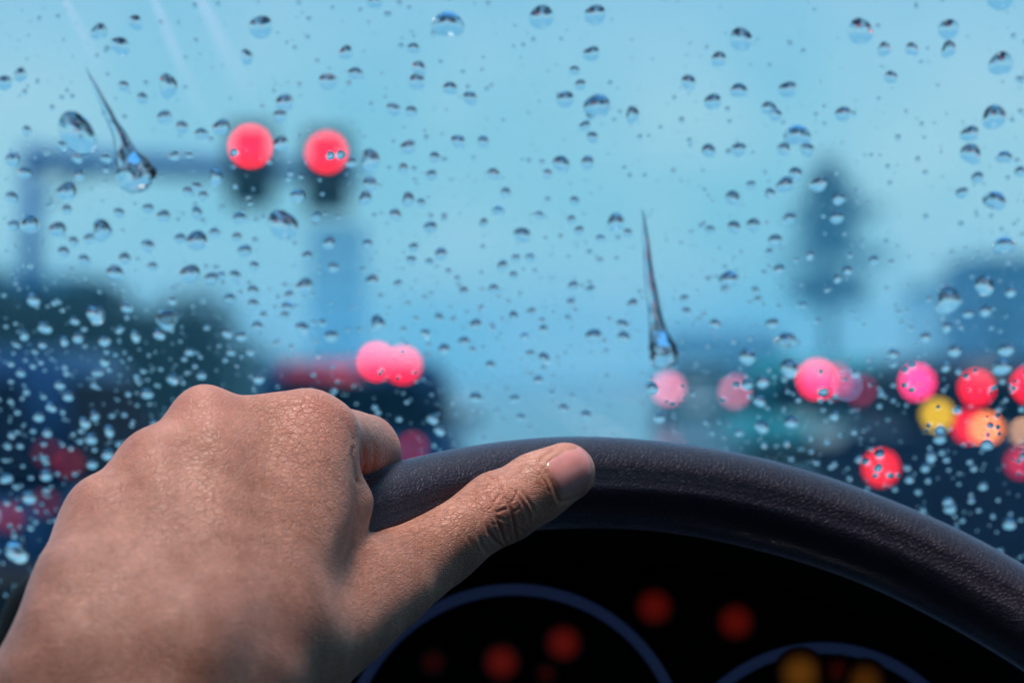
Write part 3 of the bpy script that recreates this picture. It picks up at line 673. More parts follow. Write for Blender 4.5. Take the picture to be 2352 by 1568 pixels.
def runnel(path, label, seed=5):
    "a drop with the trail it ran down: centre line and width in photo pixels; the trail is a flat film with steep edges, the head a dome"
    Pp = np.array(path, float); n = 90; s = np.linspace(0, len(Pp) - 1, n)
    A = np.stack([np.interp(s, range(len(Pp)), Pp[:, i]) for i in range(3)], 1)
    for _ in range(4): A[1:-1] = (A[:-2] + 2 * A[1:-1] + A[2:]) / 4
    r_ = np.random.default_rng(seed); k_ = np.linspace(0, 1, n)
    wav = lambda: sum(np.sin(k_ * f * 6.28 + r_.uniform(0, 6.28)) / f ** .7 for f in (1.5, 3.3, 6.1, 9.7))
    A[:, 0] += 1.6 * wav() * np.sin(np.pi * k_); wl_, wr_ = 1 + .07 * wav(), 1 + .07 * wav()
    T = np.gradient(A[:, :2], axis=0); T /= np.linalg.norm(T, axis=1)[:, None]; Nn = np.stack([-T[:, 1] * -1, -T[:, 0]], 1)
    c0 = on_glass(A[-1, 0], A[-1, 1], GOUT); V = []; Fc = []; m = 25
    wmax = A[:, 2].max()
    hn = 1 + .10 * wav()
    for i in range(n):
        hw = max(A[i, 2] / 2, .8); head = min(1, max(0, (A[i, 2] / wmax - .45) / .4)) if i > n * .5 else 0
        ex = 7 - 5 * head; H_ = (.55 * hw if head else 0) * head + (1 - head) * min(.34 * hw, 6.5) * hn[i]
        for j in range(m):
            x = -math.cos(math.pi * j / (m - 1)); q = A[i, :2] + Nn[i] * hw * x * (wl_[i] if x < 0 else wr_[i])
            h = H_ * K * max(0, 1 - abs(x) ** ex) ** 1.15 * (1 + .3 * x)
            V.append(on_glass(q[0], q[1], GOUT + h) - c0)
    for i in range(n - 1):
        for j in range(m - 1): Fc.append((i * m + j, i * m + j + 1, (i + 1) * m + j + 1, (i + 1) * m + j))
    b0 = len(V)
    for i in range(n):                                   # the flat side on the glass
        for j in (0, m - 1): V.append(V[i * m + j] + Vector((0, 0, 0)))
    for i in range(n - 1): Fc.append((b0 + 2 * i, b0 + 2 * i + 2, b0 + 2 * i + 3, b0 + 2 * i + 1))
    me = mesh_np('raindrop_trail', V, Fc)
    bm = bmesh.new(); bm.from_mesh(me); bmesh.ops.remove_doubles(bm, verts=bm.verts, dist=1e-7); bmesh.ops.recalc_face_normals(bm, faces=bm.faces); bm.to_mesh(me); bm.free()
    me.materials.append(M['water'])
    o = link('raindrop_trail', me); o.location = c0
    tag(o, label, 'raindrop', 'raindrops on the windscreen')
runnel([(192, 164, 3), (202, 186, 6), (214, 208, 9), (236, 254, 17), (257, 298, 26), (275, 335, 38), (290, 368, 58), (303, 398, 84), (311, 422, 92), (316, 438, 72), (319, 447, 40), (320, 451, 4)], 'long slanting water trail ending in a heavy drop at the upper left', 5)
runnel([(1477, 493, 4), (1483, 545, 12), (1490, 610, 18), (1499, 675, 25), (1507, 730, 33), (1513, 775, 42), (1520, 806, 62), (1524, 830, 70), (1526, 845, 58), (1527, 854, 34), (1527, 858, 4)], 'tall thin water trail right of centre above the pale pink lights', 8)

# the finest spray, too small and too many to pick apart
ns = 3300; V = []; Fc = []
sv, sf = drop_shape(random.Random(1), 10, 4, .5, .05); sv = np.array(sv)
flip = RIGHT.cross(GT).dot(GN) < 0
cnt = 0
while cnt < ns:
    u, v = rr.uniform(-120, 2480), rr.uniform(-60, 1400)
    low = max(0.0, min(1.0, (v - 250) / 700)); left = max(0, 1 - u / 1100) * max(0, min(1, (v - 600) / 250)); rgt = max(0, (u - 1550) / 800) * max(0, min(1, (v - 880) / 150))
    if rr.random() > .24 + .4 * low * (1 - abs(u - 1200) / 2600) + .45 * left + .35 * rgt: continue
    w = 4 + 11 * rr.random() ** 2.4 + (2 * left + 2 * rgt) * rr.random()
    if any((u - x) ** 2 + (v - y) ** 2 < (.5 * (w + ww)) ** 2 for x, y, ww in DROPS): continue
    p = on_glass(u, v, GOUT); s = w * .5 * K * (p - EYE).dot(FWD); st = rr.uniform(.85, 1.15)
    b0 = len(V)
    V += [p + RIGHT * (s * x) + GT * (s * st * y) + GN * (s * z) for x, y, z in sv]
    Fc += [tuple(b0 + k for k in (f[::-1] if flip else f)) for f in sf]; cnt += 1
me = mesh_np('raindrop_spray', V, Fc); me.polygons.foreach_set('use_smooth', [len(p.vertices) <= 4 for p in me.polygons]); me.materials.append(M['water'])
o = bpy.data.objects.new('raindrop_spray', me); COL.objects.link(o)
tag(o, 'fine spray of tiny raindrops over the whole windscreen', 'raindrops', None, 'stuff')

# faint pale translucent bands on the outer face of the glass
def streak_mat():
    m = bpy.data.materials.new('pale_streak'); m.use_nodes = True; nt = m.node_tree; nt.nodes.clear(); L = nt.links.new
    out = nt.nodes.new('ShaderNodeOutputMaterial'); mx = nt.nodes.new('ShaderNodeMixShader'); tr = nt.nodes.new('ShaderNodeBsdfTransparent'); tl = nt.nodes.new('ShaderNodeBsdfTranslucent'); tl.inputs[0].default_value = (.9, .85, .92, 1)
    at = nt.nodes.new('ShaderNodeAttribute'); at.attribute_name = 'film'; n = nt.nodes.new('ShaderNodeTexNoise'); n.inputs['Scale'].default_value = 60; tc = nt.nodes.new('ShaderNodeTexCoord'); L(tc.outputs['Object'], n.inputs['Vector'])
    ml = nt.nodes.new('ShaderNodeMath'); ml.operation = 'MULTIPLY'; L(at.outputs['Fac'], ml.inputs[0]); L(n.outputs['Fac'], ml.inputs[1]); L(ml.outputs[0], mx.inputs[0]); L(tr.outputs[0], mx.inputs[1]); L(tl.outputs[0], mx.inputs[2]); L(mx.outputs[0], out.inputs[0])
    return m
M['streak'] = streak_mat()
for (u0, v0, u1, v1, w, st, lab) in ((110, -60, 245, 210, 60, .55, 'faint pale band slanting above the slanting water trail'), (330, -40, 480, 330, 70, .5, 'faint pale band between the slanting trail and the signal lights'), (430, -50, 590, 280, 90, .55, 'faint wide band running down towards the left red signal light')):
    V = []; Fc = []; fa = []; n, m_ = 24, 9; c0 = on_glass(u0, v0, GOUT + .0006)
    for i in range(n):
        s_ = i / (n - 1); ww = w * (.35 + .65 * s_)
        for j in range(m_):
            x = -1 + 2 * j / (m_ - 1)
            V.append(on_glass(u0 + (u1 - u0) * s_ + x * ww * .5, v0 + (v1 - v0) * s_, GOUT + .0006) - c0); fa.append(st * (1 - x * x) ** 1.5 * min(1, 4 * (1 - s_)) * (.55 + .45 * math.cos(s_ * 3)))
    for i in range(n - 1):
        for j in range(m_ - 1): Fc.append((i * m_ + j, i * m_ + j + 1, (i + 1) * m_ + j + 1, (i + 1) * m_ + j))
    me = mesh_np('pale_streak', V, Fc); me.attributes.new('film', 'FLOAT', 'POINT').data.foreach_set('value', np.array(fa, np.float32))
    o = link('pale_streak', me, M['streak']); o.location = c0; tag(o, lab, 'streak', 'pale bands on the windscreen')
# ---------------------------------------------------------------- the driver's hand
def round_cone(p, a, b, ra, rb):
    a = np.asarray(a, np.float32); b = np.asarray(b, np.float32)
    ba = b - a; pa = p - a
    h = np.clip((pa @ ba) / float(ba @ ba), 0, 1)
    d = pa - h[..., None] * ba
    return np.sqrt((d * d).sum(-1)) - (ra + (rb - ra) * h)

def round_tri(p, a, b, c, ra, rb, rc):
    # distance to a triangle, thickness interpolated from its corners
    a, b, c = (np.asarray(q, np.float32) for q in (a, b, c))
    v0, v1 = b - a, c - a
    d00, d01, d11 = float(v0 @ v0), float(v0 @ v1), float(v1 @ v1)
    den = d00 * d11 - d01 * d01
    v2 = p - a
    d20, d21 = v2 @ v0, v2 @ v1
    s = (d11 * d20 - d01 * d21) / den
    t = (d00 * d21 - d01 * d20) / den
    inside = (s >= 0) & (t >= 0) & (s + t <= 1)
    q = v2 - s[..., None] * v0 - t[..., None] * v1
    di = np.sqrt((q * q).sum(-1)) - (ra + (rb - ra) * s + (rc - ra) * t)
    e = np.minimum(np.minimum(round_cone(p, a, b, ra, rb), round_cone(p, b, c, rb, rc)), round_cone(p, c, a, rc, ra))
    return np.where(inside, di, e)

def ellipsoid(p, c, r, ax=None):
    q = p - np.asarray(c, np.float32)
    if ax is not None:
        q = q @ np.asarray(ax, np.float32).T
    r = np.asarray(r, np.float32)
    k0 = np.sqrt(((q / r) ** 2).sum(-1)); k1 = np.sqrt(((q / (r * r)) ** 2).sum(-1))
    return k0 * (k0 - 1) / np.maximum(k1, 1e-6)

# joints in picture-scaled units: u right, v down, w away from the eye (0.13 mm each)
WR, WU, WC = (600, 1560, -665), (160, 1520, -735), (420, 1520, -755)
I0, M0, R0, L0 = (640, 1440, -575), (500, 1450, -655), (380, 1450, -690), (225, 1400, -655)
I1, M1, R1, L1 = (728, 990, -215), (478, 965, -285), (350, 1060, -375), (235, 1170, -455)
PRIMS = [
    # palm slab
    ('t', (I0, I1, M1), (100, 88, 78), 0), ('t', (I0, M1, M0), (100, 78, 100), 40), ('t', (M0, M1, R1), (100, 76, 72), 40),
    ('t', (M0, R1, R0), (100, 72, 100), 40), ('t', (R0, R1, L1), (100, 72, 68), 40), ('t', (R0, L1, L0), (100, 68, 100), 40),
    # wrist and forearm
    ('c', (M0, WC), (118, 140), 90), ('c', (L0, WU), (112, 115), 130), ('c', (I0, WR), (110, 115), 70),
    ('c', (WC, (250, 2150, -1080)), (150, 215), 120), ('c', ((540, 1600, -700), (420, 2150, -1040)), (120, 190), 90),
    ('c', (WU, (60, 2150, -1110)), (115, 195), 150),
    # thumb mound, thumb, web
    ('c', ((690, 1520, -500), (880, 1340, -235)), (125, 108), 90),
    ('c', ((880, 1345, -235), (1030, 1250, -70)), (94, 82), 26),
    ('c', ((1030, 1247, -70), (1160, 1162, 20)), (82, 90), 40),
    ('c', ((1160, 1162, 20), (1235, 1112, 66)), (90, 76), 25),
    ('c', ((1218, 1092, 52), (1284, 1070, 84)), (64, 52), 30), ('c', ((1250, 1134, 52), (1308, 1102, 84)), (64, 52), 45), ('c', ((1235, 1112, 66), (1296, 1088, 98)), (72, 60), 30),
    ('t', ((730, 1140, -250), (820, 1365, -250), (660, 1420, -420)), (70, 56, 95), 35),
    ('c', ((748, 1075, -225), (785, 1165, -230)), (62, 62), 30), ('c', ((785, 1165, -230), (780, 1260, -250)), (62, 70), 30),
    # index
    ('c', ((I1), (845, 1030, 115)), (86, 79), 40), ('c', ((845, 1030, 115), (850, 1200, 215)), (76, 68), 20), ('c', ((850, 1200, 215), (815, 1330, 170)), (66, 58), 15),
    # middle, ring, little
    ('c', (M1, (590, 1055, 30)), (80, 78), 30), ('c', ((590, 1055, 30), (665, 1245, 110)), (76, 68), 20), ('c', ((665, 1245, 110), (640, 1385, 40)), (66, 58), 15),
    ('c', (R1, (470, 1145, -85)), (76, 74), 30), ('c', ((470, 1145, -85), (545, 1330, -30)), (72, 66), 20), ('c', ((545, 1330, -30), (525, 1465, -105)), (64, 56), 15),
    ('c', (L1, (330, 1250, -235)), (70, 66), 30), ('c', ((330, 1250, -235), (385, 1395, -165)), (62, 56), 20), ('c', ((385, 1395, -165), (375, 1500, -225)), (54, 48), 15),
    # extensor tendons and knuckle heads
    ('c', ((610, 1300, -530), (728, 990, -268)), (34, 36), 90), ('c', ((500, 1320, -640), (478, 985, -322)), (34, 40), 90),
    ('c', ((395, 1360, -690), (350, 1085, -412)), (34, 36), 90), ('c', ((300, 1400, -715), (238, 1185, -488)), (34, 34), 90),
    # flesh between the bones of the hand
    ('t', ((600, 1400, -560), (715, 1075, -268), (490, 1065, -330)), (90, 72, 70), 90), ('t', ((500, 1400, -625), (480, 1065, -335), (365, 1130, -400)), (92, 70, 65), 90),
    ('t', ((390, 1430, -670), (350, 1140, -410), (255, 1230, -480)), (94, 65, 62), 90), ('t', ((600, 1420, -575), (500, 1420, -640), (600, 1150, -345)), (90, 92, 66), 90),
    ('e', (735, 965, -235), (72, 62, 66), 35), ('e', (474, 950, -295), (64, 64, 64), 30), ('e', (345, 1055, -385), (56, 60, 58), 30), ('e', (232, 1165, -460), (54, 58, 56), 30),
    # ulna head at the wrist
    ('e', (150, 1570, -800), (100, 110, 85), 140),
]
CONTOUR = [(-40,1560),(0,1490),(60,1335),(100,1245),(130,1190),(152,1140),(180,1110),(230,1079),(262,1045),(300,1001),(330,985),(365,966),(384,940),(410,912),(440,890),(473,882),(510,894),(540,904),(578,908),(620,903),(665,893),(700,891),(735,894),(758,905),(778,922),(795,934),(830,940),(860,952),(888,972),(910,1000),(922,1030),
           (848,1200),(858,1214),(872,1220),(892,1219),(930,1200),(980,1178),(1030,1146),(1070,1112),(1110,1088),(1150,1073),(1200,1048),(1240,1030),(1280,1018),(1315,1018),(1345,1033),(1364,1060),(1369,1082),(1360,1112),(1330,1143),(1290,1176),(1240,1210),(1190,1240),(1130,1273),(1080,1315),(1040,1352),(990,1394),(950,1430),(905,1475),(850,1525),(800,1568)]
GRID = 6.5

def hand_field():
    lo = np.array([-330, 850, -1480], np.float32); hi = np.array([1400, 2120, 330], np.float32)
    n = ((hi - lo) / GRID).astype(int) + 1
    F = np.full(tuple(n), 400.0, np.float32)
    axs = [lo[i] + GRID * np.arange(n[i], dtype=np.float32) for i in range(3)]
    for kind, pts, rad, k in PRIMS:
        if kind == 'e':
            c = np.array(pts, np.float32); mn = c - np.array(rad); mx = c + np.array(rad)
        else:
            q = np.array(pts, np.float32); r = np.array(rad, np.float32)
            mn = (q - r[:, None]).min(0); mx = (q + r[:, None]).max(0)
        m = max(k, 30) + 3 * GRID
        i0 = np.clip(((mn - m - lo) / GRID).astype(int), 0, n); i1 = np.clip(((mx + m - lo) / GRID).astype(int) + 2, 0, n)
        sl = tuple(slice(a, b) for a, b in zip(i0, i1))
        P = np.stack(np.meshgrid(*[axs[i][sl[i]] for i in range(3)], indexing='ij'), -1)
        if kind == 'c': d = round_cone(P, pts[0], pts[1], rad[0], rad[1])
        elif kind == 't': d = round_tri(P, *pts, *rad)
        else: d = ellipsoid(P, pts, rad)
        A = F[sl]
        if k > 0:
            h = np.maximum(k - np.abs(A - d), 0) / k
            F[sl] = np.minimum(A, d) - h * h * k * 0.25
        else:
            F[sl] = np.minimum(A, d)
    # soften the joins of the back of the hand and wrist, leaving knuckles, thumb and fingers crisp
    B = F.copy()
    for _ in range(26):
        for ax in range(3):
            C = np.moveaxis(B, ax, 0); Dn = C.copy(); Dn[1:-1] = (C[:-2] + 2 * C[1:-1] + C[2:]) * .25; B = np.moveaxis(Dn, 0, ax)
    U, Vv = np.meshgrid(axs[0], axs[1], indexing='ij')
    ss = lambda x: np.clip(x, 0, 1) ** 2 * (3 - 2 * np.clip(x, 0, 1))
    mk = ss((Vv - 1000 - np.maximum(0, 480 - U) * .45) / 200) * ss((800 - U - np.maximum(0, 1400 - Vv) * .1) / 160)
    return F * (1 - mk[..., None]) + B * mk[..., None], lo

def surface_nets(F, lo):
    S = F < 0
    c = np.zeros(tuple(s - 1 for s in F.shape), np.uint8)
    for i in (0, 1):
        for j in (0, 1):
            for k in (0, 1):
                c += S[i:F.shape[0]-1+i, j:F.shape[1]-1+j, k:F.shape[2]-1+k]
    act = (c > 0) & (c < 8)
    ijk = np.argwhere(act)
    idx = np.full(act.shape, -1, np.int64); idx[act] = np.arange(len(ijk))
    acc = np.zeros((len(ijk), 3)); cnt = np.zeros(len(ijk))
    corners = [(i, j, k) for i in (0, 1) for j in (0, 1) for k in (0, 1)]
    for a in corners:
        for ax in range(3):
            if a[ax]: continue
            b = list(a); b[ax] = 1
            fa = F[ijk[:, 0]+a[0], ijk[:, 1]+a[1], ijk[:, 2]+a[2]]; fb = F[ijk[:, 0]+b[0], ijk[:, 1]+b[1], ijk[:, 2]+b[2]]
            m = (fa < 0) != (fb < 0)
            t = fa[m] / (fa[m] - fb[m])
            p = np.tile(np.array(a, float), (m.sum(), 1)); p[:, ax] += t
            acc[m] += p; cnt[m] += 1
    V = lo + GRID * (ijk + acc / cnt[:, None])
    Q = []
    for ax in range(3):
        o1, o2 = (ax + 1) % 3, (ax + 2) % 3
        s0 = [slice(1, -1)] * 3; s0[ax] = slice(0, -1)
        s1 = [slice(1, -1)] * 3; s1[ax] = slice(1, None)
        A, B = S[tuple(s0)], S[tuple(s1)]
        for flip, M in ((0, A & ~B), (1, ~A & B)):
            e = np.argwhere(M); 
            off = np.ones(3, int); off[ax] = 0
            e = e + off
            def cell(d1, d2):
                q = e.copy(); q[:, o1] += d1; q[:, o2] += d2
                return idx[q[:, 0], q[:, 1], q[:, 2]]
            f = np.stack([cell(-1, -1), cell(0, -1), cell(0, 0), cell(-1, 0)], 1)
            if flip: f = f[:, ::-1]
            Q.append(f)
    Q = np.concatenate(Q)
    return V, Q

def relax(V, Q, n, lam=0.5):
    E = np.concatenate([Q[:, [0, 1]], Q[:, [1, 2]], Q[:, [2, 3]], Q[:, [3, 0]]]); E = np.concatenate([E, E[:, ::-1]])
    deg = np.bincount(E[:, 0], minlength=len(V))[:, None]
    for i in range(n):
        for l in (lam, -lam * 1.04):
            s = np.stack([np.bincount(E[:, 0], weights=V[E[:, 1], a], minlength=len(V)) for a in range(3)], 1)
            V = V + l * (s / deg - V)
    return V

def silhouette_warp(F, lo, V):
    # pull the grown surface to the hand's true outline: displacement along the outline, spread smoothly inside
    C = np.array(CONTOUR, float)
    d2 = F.min(2)
    gx, gy = np.gradient(d2, GRID)
    def smp(A, p):
        q = (p - lo[:2]) / GRID; i = np.clip(q.astype(int), 0, np.array(A.shape) - 2); f = q - i
        return (A[i[:,0],i[:,1]]*(1-f[:,0])*(1-f[:,1]) + A[i[:,0]+1,i[:,1]]*f[:,0]*(1-f[:,1]) + A[i[:,0],i[:,1]+1]*(1-f[:,0])*f[:,1] + A[i[:,0]+1,i[:,1]+1]*f[:,0]*f[:,1])
    q = C.copy()
    for it in range(6):
        m = smp(d2, q); g = np.stack([smp(gx, q), smp(gy, q)], 1); g /= np.maximum(np.linalg.norm(g, axis=1), .3)[:, None]
        q = q - (m[:, None] * g) * .8
    D = C - q
    D = D * np.minimum(1, 70 / np.maximum(np.linalg.norm(D, axis=1), 1e-6))[:, None]
    print('outline error px  mean %.1f  max %.1f' % (np.linalg.norm(C - q, axis=1).mean(), np.linalg.norm(C - q, axis=1).max()))
    for c, dd in zip(C, C - q):
        if np.hypot(*dd) > 22: print('   ', c, dd.round())
    anchors = np.array([(500, 1250), (300, 1350), (650, 1250), (500, 1450), (250, 1900), (900, 1900)], float)
    X = np.concatenate([q, anchors]); Y = np.concatenate([D, np.zeros_like(anchors)])
    def ker(a, b):
        return np.exp(-((a[:, None] - b[None]) ** 2).sum(-1) / (2 * 60.0 ** 2))
    W = np.linalg.solve(ker(X, X) + .25 * np.eye(len(X)), Y)
    out = V.copy()
    for s in range(0, len(V), 20000):
        out[s:s+20000, :2] += ker(V[s:s+20000, :2], X) @ W
    return out
# ---------------------------------------------------------------- build the hand
F_, lo_ = hand_field()
V_, Q_ = surface_nets(F_, lo_)
V_ = relax(V_, Q_, 14)
V_ = silhouette_warp(F_, lo_, V_)
W0 = .85; WUNIT = .00013
def hand_world(A):
    A = np.asarray(A, float); d = W0 + A[:, 2] * WUNIT
    x = (A[:, 0] - 1176) * K * d; y = (A[:, 1] - 784) * K * d
    E = np.array(EYE); return E + d[:, None] * np.array(FWD) + x[:, None] * np.array(RIGHT) - y[:, None] * np.array(UP)
# one level of smooth subdivision
me = bpy.data.meshes.new('skin_cage'); me.from_pydata(V_.tolist(), [], Q_.tolist()); me.update()
tmp = bpy.data.objects.new('skin_cage', me); COL.objects.link(tmp)
sub = tmp.modifiers.new('s', 'SUBSURF'); sub.levels = 1; sub.render_levels = 1
dg = bpy.context.evaluated_depsgraph_get(); dg.update()
me2 = bpy.data.meshes.new_from_object(tmp.evaluated_get(dg))
bpy.data.objects.remove(tmp); bpy.data.meshes.remove(me)
nv = len(me2.vertices); A = np.empty(nv * 3); me2.vertices.foreach_get('co', A); A = A.reshape(-1, 3)
nl = len(me2.polygons); QF = np.empty(nl * 4, np.int64); me2.polygons.foreach_get('vertices', QF); QF = QF.reshape(-1, 4)
bpy.data.meshes.remove(me2)
def vnormals(A):
    d1 = A[QF[:, 2]] - A[QF[:, 0]]; d2 = A[QF[:, 3]] - A[QF[:, 1]]; n = np.cross(d1, d2)
    N = np.stack([np.bincount(QF.ravel(), weights=np.repeat(n[:, a], 4), minlength=len(A)) for a in range(3)], 1)
    return N / np.maximum(np.linalg.norm(N, axis=1), 1e-9)[:, None]
Nv = vnormals(A)
if (Nv[:, 2][A[:, 2] < -700].mean() > 0): QF = QF[:, ::-1]; Nv = -Nv
front = np.clip((-Nv[:, 2] - .05) / .3, 0, 1)
CA = lambda pts: [(x * .2563 + 803.9, y * .2563 + 976.1) for x, y in pts]
CB = lambda pts: [(x * .29296 + 287.1, y * .29296 + 832.6) for x, y in pts]
CREASES = [   # traced skin folds: points, depth, half width (photo pixels)
    (CA([(1130,540),(1145,700),(1190,820),(1240,960),(1300,1040),(1400,1100)]), 6.5, 4.0), (CA([(1210,580),(1250,660),(1280,730),(1310,840),(1345,920),(1380,1030),(1410,1080)]), 7, 3.6),
    (CA([(1360,570),(1380,630),(1410,690),(1440,760),(1460,860),(1480,960),(1495,1060)]), 7, 3.6), (CA([(1370,430),(1430,480),(1500,540),(1560,620),(1620,710),(1665,790)]), 5, 3.6),
    (CA([(1240,460),(1300,510),(1330,550),(1360,600)]), 4.5, 3.2), (CA([(1330,470),(1325,540),(1350,590)]), 4, 3.2), (CA([(1290,690),(1330,640),(1360,600)]), 5, 3.2),
    (CA([(1300,780),(1360,760),(1410,740)]), 5, 3.2), (CA([(1440,700),(1490,620),(1505,570)]), 4, 3.2), (CA([(1310,820),(1390,850),(1450,820)]), 4.5, 3.2), (CA([(1460,780),(1520,740)]), 4, 3.2),
    (CA([(1060,740),(1100,770),(1130,860),(1150,980),(1180,1080),(1250,1170)]), 5, 4.0), (CA([(1480,900),(1560,960)]), 3.5, 3.2), (CA([(1580,700),(1600,800),(1610,880)]), 3, 3.6),
    (CA([(1430,560),(1500,620),(1560,720),(1590,830)]), 3.5, 3.2), (CA([(1040,700),(1075,650),(1115,620)]), 3.5, 3.2), (CA([(955,650),(985,700),(960,740),(980,820)]), 3, 3.2), (CA([(1230,760),(1260,740),(1290,690)]), 3.5, 3.2),
    (CA([(1270,880),(1330,890)]), 3, 3.2), (CA([(1380,900),(1450,910)]), 3, 3.2), (CA([(1010,900),(1050,1000),(1100,1080)]), 2.5, 4.0), (CA([(930,880),(960,980),(1010,1080)]), 2, 4.0),
    # nail fold
    (CA([(1690,335),(1760,430),(1820,540),(1862,660),(1890,700)]), 7, 4.8), (CA([(1690,335),(1740,280),(1800,235),(1870,195)]), 6, 4.8), (CA([(1880,695),(1980,672),(2060,630),(2110,590)]), 7, 4.8),
    (CA([(1660,350),(1700,430),(1770,540),(1800,640)]), 2.5, 4.8),
    # index finger root and folds
    (CB([(1790,640),(1786,720),(1798,830),(1805,900),(1828,960)]), 9, 4.8), (CB([(1830,560),(1870,680),(1880,800),(1850,920)]), 4.5, 5.6), (CB([(1940,600),(1958,700),(1950,780),(1920,860)]), 6, 5.6),
    (CB([(1700,420),(1760,520),(1800,640)]), 4, 7.2),
]
CREASES = [(p_, d_ * .44, w_ * .9) for p_, d_, w_ in CREASES]
disp = np.zeros(nv)
for pts, dep, hw in CREASES:
    bb = np.array(pts); near = np.where((front > 0) & (A[:, 0] > bb[:, 0].min() - 30) & (A[:, 0] < bb[:, 0].max() + 30) & (A[:, 1] > bb[:, 1].min() - 30) & (A[:, 1] < bb[:, 1].max() + 30))[0]
    if not len(near): continue
    q = A[near, :2]; best = np.full(len(near), 1e9); par = np.zeros(len(near)); L = len(bb) - 1
    for i in range(L):
        a, b = bb[i], bb[i + 1]; t = np.clip(((q - a) @ (b - a)) / ((b - a) @ (b - a)), 0, 1)
        d = np.linalg.norm(q - a - t[:, None] * (b - a), axis=1); m_ = d < best
        best[m_] = d[m_]; par[m_] = (i + t[m_]) / L
    fade = np.clip(np.minimum(par, 1 - par) * 5 + .25, 0, 1)
    val = -dep * np.exp(-(best / hw) ** 2) + dep * .35 * np.exp(-((best - 2.4 * hw) / (1.3 * hw)) ** 2)
    val = val * fade * front[near]
    disp[near] = np.where(np.abs(val) > np.abs(disp[near]), val, disp[near] + val * .3)
A = A + Nv * disp[:, None]
HW = hand_world(A)
base = Vector(hand_world([(250, 2100, -1250)])[0])
per = empty('person', base)
tag(per, "driver's bare left hand and forearm, thumb laid along the top of the steering wheel", 'person')
hm = bpy.data.meshes.new('hand'); hm.from_pydata((HW - np.array(base)).tolist(), [], QF.tolist()); hm.update()

# where blood shows through: knuckles, joints and finger ends (a trait of the skin itself)
fl = np.zeros(nv)
for c, r, s in (((735, 950, -300), 120, .8), ((474, 930, -370), 95, .9), ((345, 1050, -440), 80, .6), ((235, 1160, -520), 80, .5), ((1165, 1165, -90), 75, .55), ((1330, 1080, 80), 75, .9), ((880, 1000, 90), 90, .5)):
    fl = np.maximum(fl, s * np.exp(-((A - np.array(c)) ** 2).sum(1) / r ** 2))
at = hm.attributes.new('flush', 'FLOAT', 'POINT'); at.data.foreach_set('value', fl.astype(np.float32))
# how coarse the skin lines are: strong over knuckles, thumb and web, soft towards the wrist
cr = np.clip(1.15 - np.hypot(A[:, 0] - 860, (A[:, 1] - 1120) * 1.1) / 560, .42, 1)
at = hm.attributes.new('coarse', 'FLOAT', 'POINT'); at.data.foreach_set('value', cr.astype(np.float32))
# coordinates along and across the back of the hand, so that the skin lines run across it
ang = math.radians(-12); cx_ = A[:, 0] * math.cos(ang) + A[:, 1] * math.sin(ang); cy_ = -A[:, 0] * math.sin(ang) + A[:, 1] * math.cos(ang)
at = hm.attributes.new('skin_grain', 'FLOAT_VECTOR', 'POINT'); at.data.foreach_set('vector', (np.stack([cx_, cy_, A[:, 2] * .9], 1) / 100).astype(np.float32).ravel())

